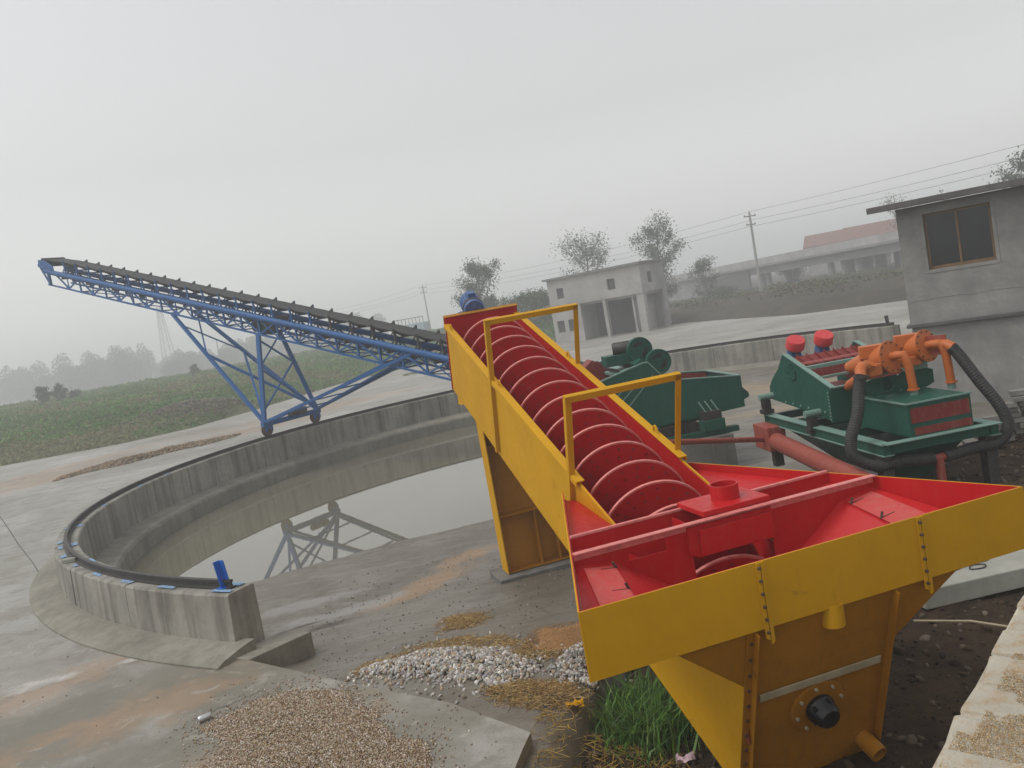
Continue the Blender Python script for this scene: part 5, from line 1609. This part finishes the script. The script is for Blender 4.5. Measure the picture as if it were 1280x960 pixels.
def tree(base, hgt, cr, seed, label, name='tree', nl=2600, pal=((.06, .085, .035), (.085, .11, .05), (.045, .065, .03)), low=.28, leaf=.105, group=None, nlimb=13, cat='tree'):
    rng = np.random.default_rng(seed)
    root = empty(name, base, 0, label, cat, group)
    tk = MB()
    ph = rng.uniform(0, 6)
    spine = [Vector((.02*hgt*math.sin(ph+k*.9)*(k/8), .02*hgt*math.cos(ph*1.3+k)*(k/8), hgt*.92*k/8)) for k in range(9)]
    tk.path(spine, [hgt*.018*(1-.85*k/8)+.012 for k in range(9)], 8)
    ends = []
    for k in range(nlimb):
        f = low+(.9-low)*(k+rng.uniform(0, .8))/nlimb
        i = min(7, int(f*8)); p = spine[i].lerp(spine[i+1], f*8-i)
        a = k*2.4+rng.uniform(-.5, .5)
        rise = rng.uniform(.5, 1.7)
        prof_ = math.sin(math.pi*min(1, max(.08, (f-low+.10)/(1.08-low))))**.7
        ln = cr*prof_*rng.uniform(.5, .95)
        e = p+Vector((math.cos(a)*ln, math.sin(a)*ln, min(ln*rise, hgt*1.0-p.z)))
        m_ = p.lerp(e, .5)+Vector((0, 0, -.06*ln))
        tk.path([p, m_, e], [hgt*.007, hgt*.004, .008], 5)
        ends += [(p.lerp(e, q), q) for q in (.45, .7, .88, 1.0)]
    ends += [(spine[-1], 1), (spine[-2], .8), (spine[-1]+Vector((0, 0, hgt*.05)), 1)]
    tk.build('trunk', 'bark', root, smooth=60)
    per = int(nl*2.0)//len(ends)
    P, cl = [], []
    for e, q in ends:
        rr = cr*rng.uniform(.14, .34)
        m_ = int(per*rng.uniform(.4, 1.6))
        v = rng.normal(0, 1, (m_, 3))*np.array([rr, rr, rr*.85])*.62
        P.append(np.array(e)[None]+v)
        cl.append(np.full(m_, rng.uniform(.75, 1.25)))
    P = np.concatenate(P); cl = np.concatenate(cl)
    col = pick(pal, len(P), rng, .15)*cl[:, None]
    V, F, C = leaves(P, rng.uniform(.6, 1.3, len(P))*leaf, col, seed)
    npmesh('crown', V, F, 'leaf', root, colors=C)
    return root
def groundp(x, y, Y, z=None):
    p = px(x, y, Y)
    return (p.x, p.y, float(field_z(np.array([p.x]), np.array([p.y]))[0])-.1 if z is None else z)
def treeat(xp, ytop, Y, cr, seed, label, **kw):
    p = px(xp, ytop, Y)
    z0 = float(field_z(np.array([p.x]), np.array([p.y]))[0])-.1
    lean = (p.z-z0)
    return tree((p.x, p.y, z0), p.z-z0, cr, seed, label, **kw)
pp = ((.10, .12, .075), (.13, .15, .095), (.075, .09, .055))
treeat(592, 328, 82, 2.6, 1, 'leafy tree standing just behind the blue motor of the washer', pal=pp, low=.15, nl=3600)
treeat(728, 297, 92, 3.3, 2, 'sparse tree rising behind the left half of the unfinished building', pal=pp, low=.2, nl=2400)
treeat(817, 272, 86, 2.7, 3, 'tall split-crowned poplar rising behind the right end of the unfinished building', pal=pp, low=.15, nl=3400)
treeat(877, 325, 92, 1.8, 4, 'small bushy tree growing beside the bridge end', pal=pp, low=.1, nl=1200)
treeat(1118, 240, 105, 2.2, 5, 'thin sparse tree rising above the bridge next to the grey house eave', pal=pp, low=.35, nl=420)
treeat(1178, 235, 100, 1.2, 6, 'tree tip showing above the middle of the grey house roof', pal=pp, low=.4, nl=360)
treeat(1283, 190, 62, 2.4, 8, 'tree at the right edge rising above the grey house roof', pal=pp, low=.3, nl=1800)
treeat(988, 330, 120, 3.0, 9, 'dark bushy tree under the bridge left of the piers', pal=pp, low=.05, nl=1800)
treeat(1098, 312, 120, 3.0, 10, 'dark bushy tree under the bridge beside the grey house', pal=pp, low=.05, nl=2000)
treeat(905, 362, 95, 1.6, 14, 'low bush on the bank below the bridge abutment', pal=pp, low=.03, nl=900, name='bush', cat='bush')
for k, (xx, yy, Y_, cr, lb) in enumerate(((655, 372, 80, 2.2, 'green bush between the washer motor and the unfinished building'), (678, 366, 84, 2.0, 'taller bush touching the left side of the unfinished building'), (630, 385, 78, 1.7, 'low bush just above the upper end of the washer trough'), (615, 376, 95, 2.0, 'pale bush behind the leafy tree near the washer motor'))):
    treeat(xx, yy, Y_, cr, 30+k, lb, pal=((.07, .11, .04), (.10, .14, .055), (.05, .08, .03)), low=.02, nl=1800, name='bush', cat='bush')
for k, (xx, yy, Y_, cr, lb) in enumerate(((51, 484, 88, .85, 'dark bush standing on the field bank, leftmost of the pair'), (72, 480, 90, .85, 'dark bush standing on the field bank, right one of the pair'), (92, 490, 92, .8, 'low dark bush on the field bank right of the pair'), (242, 457, 105, .6, 'tiny bush on the skyline of the field bank behind the conveyor legs'))):
    treeat(xx, yy, Y_, cr, 50+k, lb, pal=((.05, .075, .035), (.07, .095, .045)), low=.02, nl=1100, name='bush', cat='bush')
# far wood on the left, one faint mass
rng = np.random.default_rng(77)
PP, CC, SS = [], [], []
for k in range(60):
    xx = -20+k*8.5+rng.uniform(-6, 6)
    Y_ = rng.uniform(250, 330)
    hh = rng.uniform(8, 15)*(1-.25*(xx > 200))
    b = px(xx, 480, Y_)
    m_ = 2600
    v = rng.normal(0, 1, (m_, 3)); v *= (rng.random((m_, 1))**.45)/np.linalg.norm(v, axis=1)[:, None]
    v = v*np.array([3.6, 3.6, hh*.5])*(1+.5*fbm(v[:, :1]*2+k, v[:, 2:]*2, 3))+np.array([b.x, b.y, hh*.5])
    PP.append(v)
PP = np.concatenate(PP)
PP = PP[PP[:, 2] > 0]
V, F, C = leaves(PP, rng.uniform(.2, .42, len(PP)), pick(((.06, .085, .04), (.05, .07, .035)), len(PP), rng), 8)
tag(npmesh('distant_wood', V, F, 'leaf', colors=C), 'faint row of distant trees fading into the haze on the left', 'trees', kind='stuff')

# ------------------------------------------------------------------ unfinished two-storey building
bA, bB = Vector((4.0, 65.6, 0)), Vector((10.5, 61.1, 0))
bd_ = (bB-bA).normalized()
fbn = empty('unfinished_building', bA, math.atan2(bd_.y, bd_.x), 'unfinished grey two-storey building with open garage bays', 'building')
BL_ = (bB-bA).length; BW = 4.3; BH = 4.95
def fb_(x0, x1, y0, y1, z0, z1, nm, mt='farwall', par=fbn):
    return MB().box(((x0+x1)/2, (y0+y1)/2, (z0+z1)/2), (x1-x0, y1-y0, z1-z0)).build(nm, mt, par)
zc = 2.85
# ground-floor front
fb_(0, 2.6, 0, .25, -.2, 0.85, 'wall_panel'); fb_(0, .35, 0, .25, .85, 1.75, 'wall_panel'); fb_(1.0, 1.35, 0, .25, .85, 1.75, 'wall_panel')
fb_(2.1, 2.6, 0, .25, .85, 1.75, 'wall_panel'); fb_(0, 2.6, 0, .25, 1.75, zc, 'wall_panel')
fb_(4.55, 4.8, -.04, .35, -.2, zc, 'column')
fb_(7.35, BL_, 0, .25, -.2, zc, 'wall_panel')
# upper storey with window holes
wins = [(.75, 1.35), (5.15, 5.8)]
fb_(0, BL_, 0, .25, zc+.002, 3.45, 'wall_panel'); fb_(0, BL_, 0, .25, 4.25, BH, 'wall_panel')
xs = [0]+[v for w__ in wins for v in w__]+[BL_]
for k in range(0, len(xs), 2):
    fb_(xs[k], xs[k+1], 0, .25, 3.452, 4.248, 'wall_panel')
for (a, b) in wins:
    fb_(a+.01, b-.01, .16, .2, 3.46, 4.24, 'window', 'fardark')
for (a, b, c, d) in ((.35, 1.0, .86, 1.74), (1.35, 2.1, .86, 1.74)):
    fb_(a+.01, b-.01, .16, .2, c, d, 'window', 'fardark')
# right-hand side with one bay
fb_(BL_-.25, BL_, .25, .5, -.2, zc, 'wall_panel'); fb_(BL_-.25, BL_, 3.6, BW, -.2, zc, 'wall_panel')
fb_(BL_-.25, BL_, .25, BW, zc, 3.5, 'wall_panel'); fb_(BL_-.25, BL_, .25, 1.2, 3.5, 4.3, 'wall_panel'); fb_(BL_-.25, BL_, 2.0, BW, 3.5, 4.3, 'wall_panel'); fb_(BL_-.25, BL_, .25, BW, 4.3, BH, 'wall_panel')
fb_(BL_-.2, BL_-.15, 1.21, 1.99, 3.51, 4.29, 'window', 'fardark')
fb_(BL_-1.1, BL_-.95, .25, BW-.25, -.2, zc-.2, 'inner_wall')
fb_(0, .25, .25, BW, -.2, BH, 'wall_panel'); fb_(.25, BL_-.25, BW-.25, BW, -.2, BH-.002, 'wall_panel')
fb_(.25, BL_-.25, .25, BW-.25, zc-.2, zc, 'ceiling'); fb_(2.35, 2.6, .26, BW-.25, -.2, zc-.2, 'inner_wall'); fb_(2.6, BL_-1.1, 2.4, 2.6, -.2, zc-.2, 'inner_wall', 'fardark')  # rear bay wall coloured dark in place of the shade inside
fb_(-.25, BL_+.2, -.25, BW+.2, BH, BH+.16, 'roof_slab', 'bridge')
fb_(-.26, BL_+.05, -.06, .02, zc-.02, zc+.12, 'string_course', 'farwall')

# ------------------------------------------------------------------ bridge
bp0, bp1 = px(849, 343, 138), px(1123, 288, 92)
br = empty('overpass_bridge', (0, 0, 0), 0, 'long concrete road bridge on piers behind the yard', 'bridge')
bdir = Vector((bp1.x-bp0.x, bp1.y-bp0.y, 0)).normalized(); bnn = Vector((-bdir.y, bdir.x, 0))
if bnn.y < 0: bnn = -bnn
def brz(t): return bp0.z+(bp1.z-bp0.z)*t-.75
def bq(t, off, z): p = bp0.lerp(bp1, t); return Vector((p.x, p.y, z))+bnn*off
for (o0, o1, zo0, zo1, nm, mt, ta, tb) in ((-.35, 8.2, -.45, -.15, 'deck', 'bridge', -.35, 1.6), (.3, 7.7, -1.45, -.451, 'girder', 'bridge', -.02, 1.6), (-.18, .02, -.149, .75, 'parapet', 'farwall', -.35, 1.6), (7.9, 8.15, -.149, .75, 'parapet', 'farwall', -.35, 1.6)):
    mb = MB()
    n = 12
    vs = []
    for i in range(n+1):
        t = ta+(tb-ta)*i/n
        vs += [bq(t, o0, brz(t)+zo0), bq(t, o1, brz(t)+zo0), bq(t, o1, brz(t)+zo1), bq(t, o0, brz(t)+zo1)]
    fs = [(i*4+j, i*4+(j+1) % 4, (i+1)*4+(j+1) % 4, (i+1)*4+j) for i in range(n) for j in range(4)]
    mb.add(vs, fs+[(3, 2, 1, 0), (n*4, n*4+1, n*4+2, n*4+3)])
    mb.build(nm, mt, br)
for t in (.42, .45, .73, .78, .83):
    for of in ((1.2, 4.2, 7.0) if t > .5 else (1.5, 6)):
        p = bq(t, of, 0)
        MB().tube((p.x, p.y, -1.5), (p.x, p.y, brz(t)-1.45), .42, n=14).build('pier', 'bridge', br, smooth=40)
MB().prism([bq(-.35, .2, -1.5), bq(.09, .2, -1.5), bq(.09, .2, brz(.09)-1.4), bq(.03, .2, brz(.03)-.6), bq(-.35, .2, brz(-.35)-.56)], bnn*7.6).build('abutment', 'bridge', br)
# dark slab standing in for the shaded opening beside the abutment
MB().prism([bq(.12, -.05, -1.5), bq(.40, -.05, -1.5), bq(.40, -.05, 2.9), bq(.12, -.05, brz(.1)-1.5)], bnn*.3).build('opening_shade_slab', 'fardark', br)
# houses with red roofs beyond
for k, (xp, yp, Y_, L_, hh, lb) in enumerate(((1050, 300, 142, 10, 8.0, 'far house with a red tiled gable roof behind the bridge, left one'), (1098, 291, 132, 9, 8.6, 'far house with a red tiled gable roof behind the bridge, next to the grey house'))):
    p = px(xp, yp, Y_)
    h_ = empty('far_house', (p.x, p.y, 0), R(-28), lb, 'house', 'red roofed houses beyond the bridge')
    wl_ = p.z-.2
    MB().box((0, 0, wl_/2-.5), (L_, 7, wl_+1)).build('wall', 'farwall', h_)
    MB().prism([(-L_/2-.5, -4, wl_-.1), (-L_/2-.5, 0, wl_+1.9), (-L_/2-.5, 4, wl_-.1), (-L_/2-.5, 4, wl_-.3), (-L_/2-.5, 0, wl_+1.7), (-L_/2-.5, -4, wl_-.3)], (L_+1, 0, 0)).build('roof', 'rooftile', h_)
    for s in (-1, 1):
        MB().prism([(s*(L_/2-.01), -3.4, wl_), (s*(L_/2-.01), 0, wl_+1.65), (s*(L_/2-.01), 3.4, wl_)], (-s*.2, 0, 0)).build('gable', 'farwall', h_)
    for x in (-2.5, 0, 2.5):
        MB().box((x, -3.51, wl_-1.6), (1.2, .06, 1.3)).build('window', 'fardark', h_)

# ------------------------------------------------------------------ power line
def pole(base, hgt, label, arms=True, rz=0):
    r_ = empty('power_pole', base, rz, label, 'pole', 'power poles')
    MB().tube((0, 0, -.5), (0, 0, hgt), .17, .10, n=12).build('shaft', 'pole', r_, smooth=50)
    if arms:
        for z_, l_ in ((hgt-.35, 1.5), (hgt-1.2, 1.2)):
            MB().bar((-l_/2, 0, z_), (l_/2, 0, z_), .09).build('cross_arm', 'steel', r_)
            for x in (-l_/2+.08, l_/2-.08):
                MB().lathe([(0, 0), (.05, 0), (.06, .06), (.03, .14), (0, .15)], (x, 0, z_+.045), (0, 0, 1), 10).build('insulator', 'farwall', r_, smooth=50)
        MB().lathe([(0, 0), (.05, 0), (.06, .06), (.03, .14), (0, .15)], (0, 0, hgt), (0, 0, 1), 10).build('insulator', 'farwall', r_, smooth=50)
    return r_
q1 = px(953, 376, 86); q1t = px(936, 266, 86)
ldir = Vector((35, -65, 0)).normalized()
q0t = px(528, 357, 150)
pole((q1.x, q1.y, q1.z-.3), q1t.z-q1.z+.3, 'tall concrete power pole standing in front of the bridge', rz=.4)
pole((q0t.x, q0t.y, -.2), q0t.z+.2, 'power pole standing behind the upper end of the conveyor', rz=.4)
for (xp, y0, y1, Y_, lb) in ((270, 424, 455, 190, 'thin distant pole seen through the conveyor legs'), (129, 453, 492, 200, 'thin distant pole among the faint trees on the left')):
    a = px(xp, y0, Y_)
    pole((a.x, a.y, 0), a.z, lb, arms=False)
nxt = Vector((q1t.x+36, q1t.y-66, 10.4))
prv = q0t
for k, (dz, dx) in enumerate(((0.1, 0), (-.75, .5), (-1.4, -.5))):
    pts = []
    for A_, B_ in ((Vector((prv.x*2-q1t.x, prv.y*2-q1t.y, prv.z+1)), prv), (prv, q1t), (q1t, nxt)):
        for i in range(16):
            t = i/16
            p = A_.lerp(B_, t)+Vector((dx, 0, dz-4*.9*t*(1-t)))
            pts.append(p)
    pts.append(nxt+Vector((dx, 0, dz)))
    tag(MB().path(pts, .015, 5).build('power_line', 'wire', None), ['topmost', 'middle', 'lowest'][k]+' power line crossing the sky above the bridge', 'power line', 'power lines')
pole((nxt.x, nxt.y, -.2), 10.5, 'power pole at the right end of the lines, beyond the grey house', rz=.4)
# faint lattice tower on the left and pale shed behind the conveyor
tw = px(198, 384, 420)
tr_ = empty('lattice_tower', (tw.x, tw.y, -1), 0, 'faint tall lattice tower fading into the haze on the left', 'tower')
th_ = tw.z+1
for sx in (-1, 1):
    for sy in (-1, 1):
        MB().bar((sx*3.0, sy*3.0, 0), (sx*.7, sy*.7, th_), .45).build('tower_leg', 'steel', tr_)
for k in range(9):
    f = k/9; g_ = (k+1)/9
    a, b = 3-2.3*f, 3-2.3*g_
    MB().bar((-a, -a, th_*f), (b, -b, th_*g_), .22).build('tower_brace', 'steel', tr_)
    MB().bar((a, -a, th_*f), (-b, -b, th_*g_), .22).build('tower_brace', 'steel', tr_)
    MB().bar((-a, a, th_*f), (a, a, th_*f), .22).build('tower_brace', 'steel', tr_)
shp = px(517, 410, 150)
sh = empty('pale_shed', (shp.x, shp.y, 0), R(-12), 'pale blue shed with a skeletal roof frame far behind the conveyor', 'shed')
MB().box((0, 0, 1.8), (5.2, 4, 4.2)).build('shed_wall', 'paleblue', sh)
for k in range(9):
    MB().bar((-2.6+k*.65, -2, 3.9), (-2.6+k*.65, -2, 4.9), .09).build('frame_post', 'steel', sh)
MB().bar((-2.7, -2, 4.9), (2.7, -2, 4.9), .12).build('frame_rail', 'steel', sh)

# ------------------------------------------------------------------ haze
hz_ = MB()
hz_.box((0, 0, 13.0), (3100, 3100, 32))
hzo = hz_.build('haze', 'wire')
hm = bpy.data.materials.new('haze_air')
hm.use_nodes = True
hnt = hm.node_tree
hnt.nodes.remove(hnt.nodes['Principled BSDF'])
pv = hnt.nodes.new('ShaderNodeVolumePrincipled')
pv.inputs['Color'].default_value = (.965, .983, 1, 1)
pv.inputs['Density'].default_value = HAZE
pv.inputs['Anisotropy'].default_value = .2
hnt.links.new(pv.outputs[0], hnt.nodes['Material Output'].inputs['Volume'])
hzo.data.materials.clear()
hzo.data.materials.append(hm)
tag(hzo, 'pale grey haze hanging over the whole place', 'haze', kind='stuff')
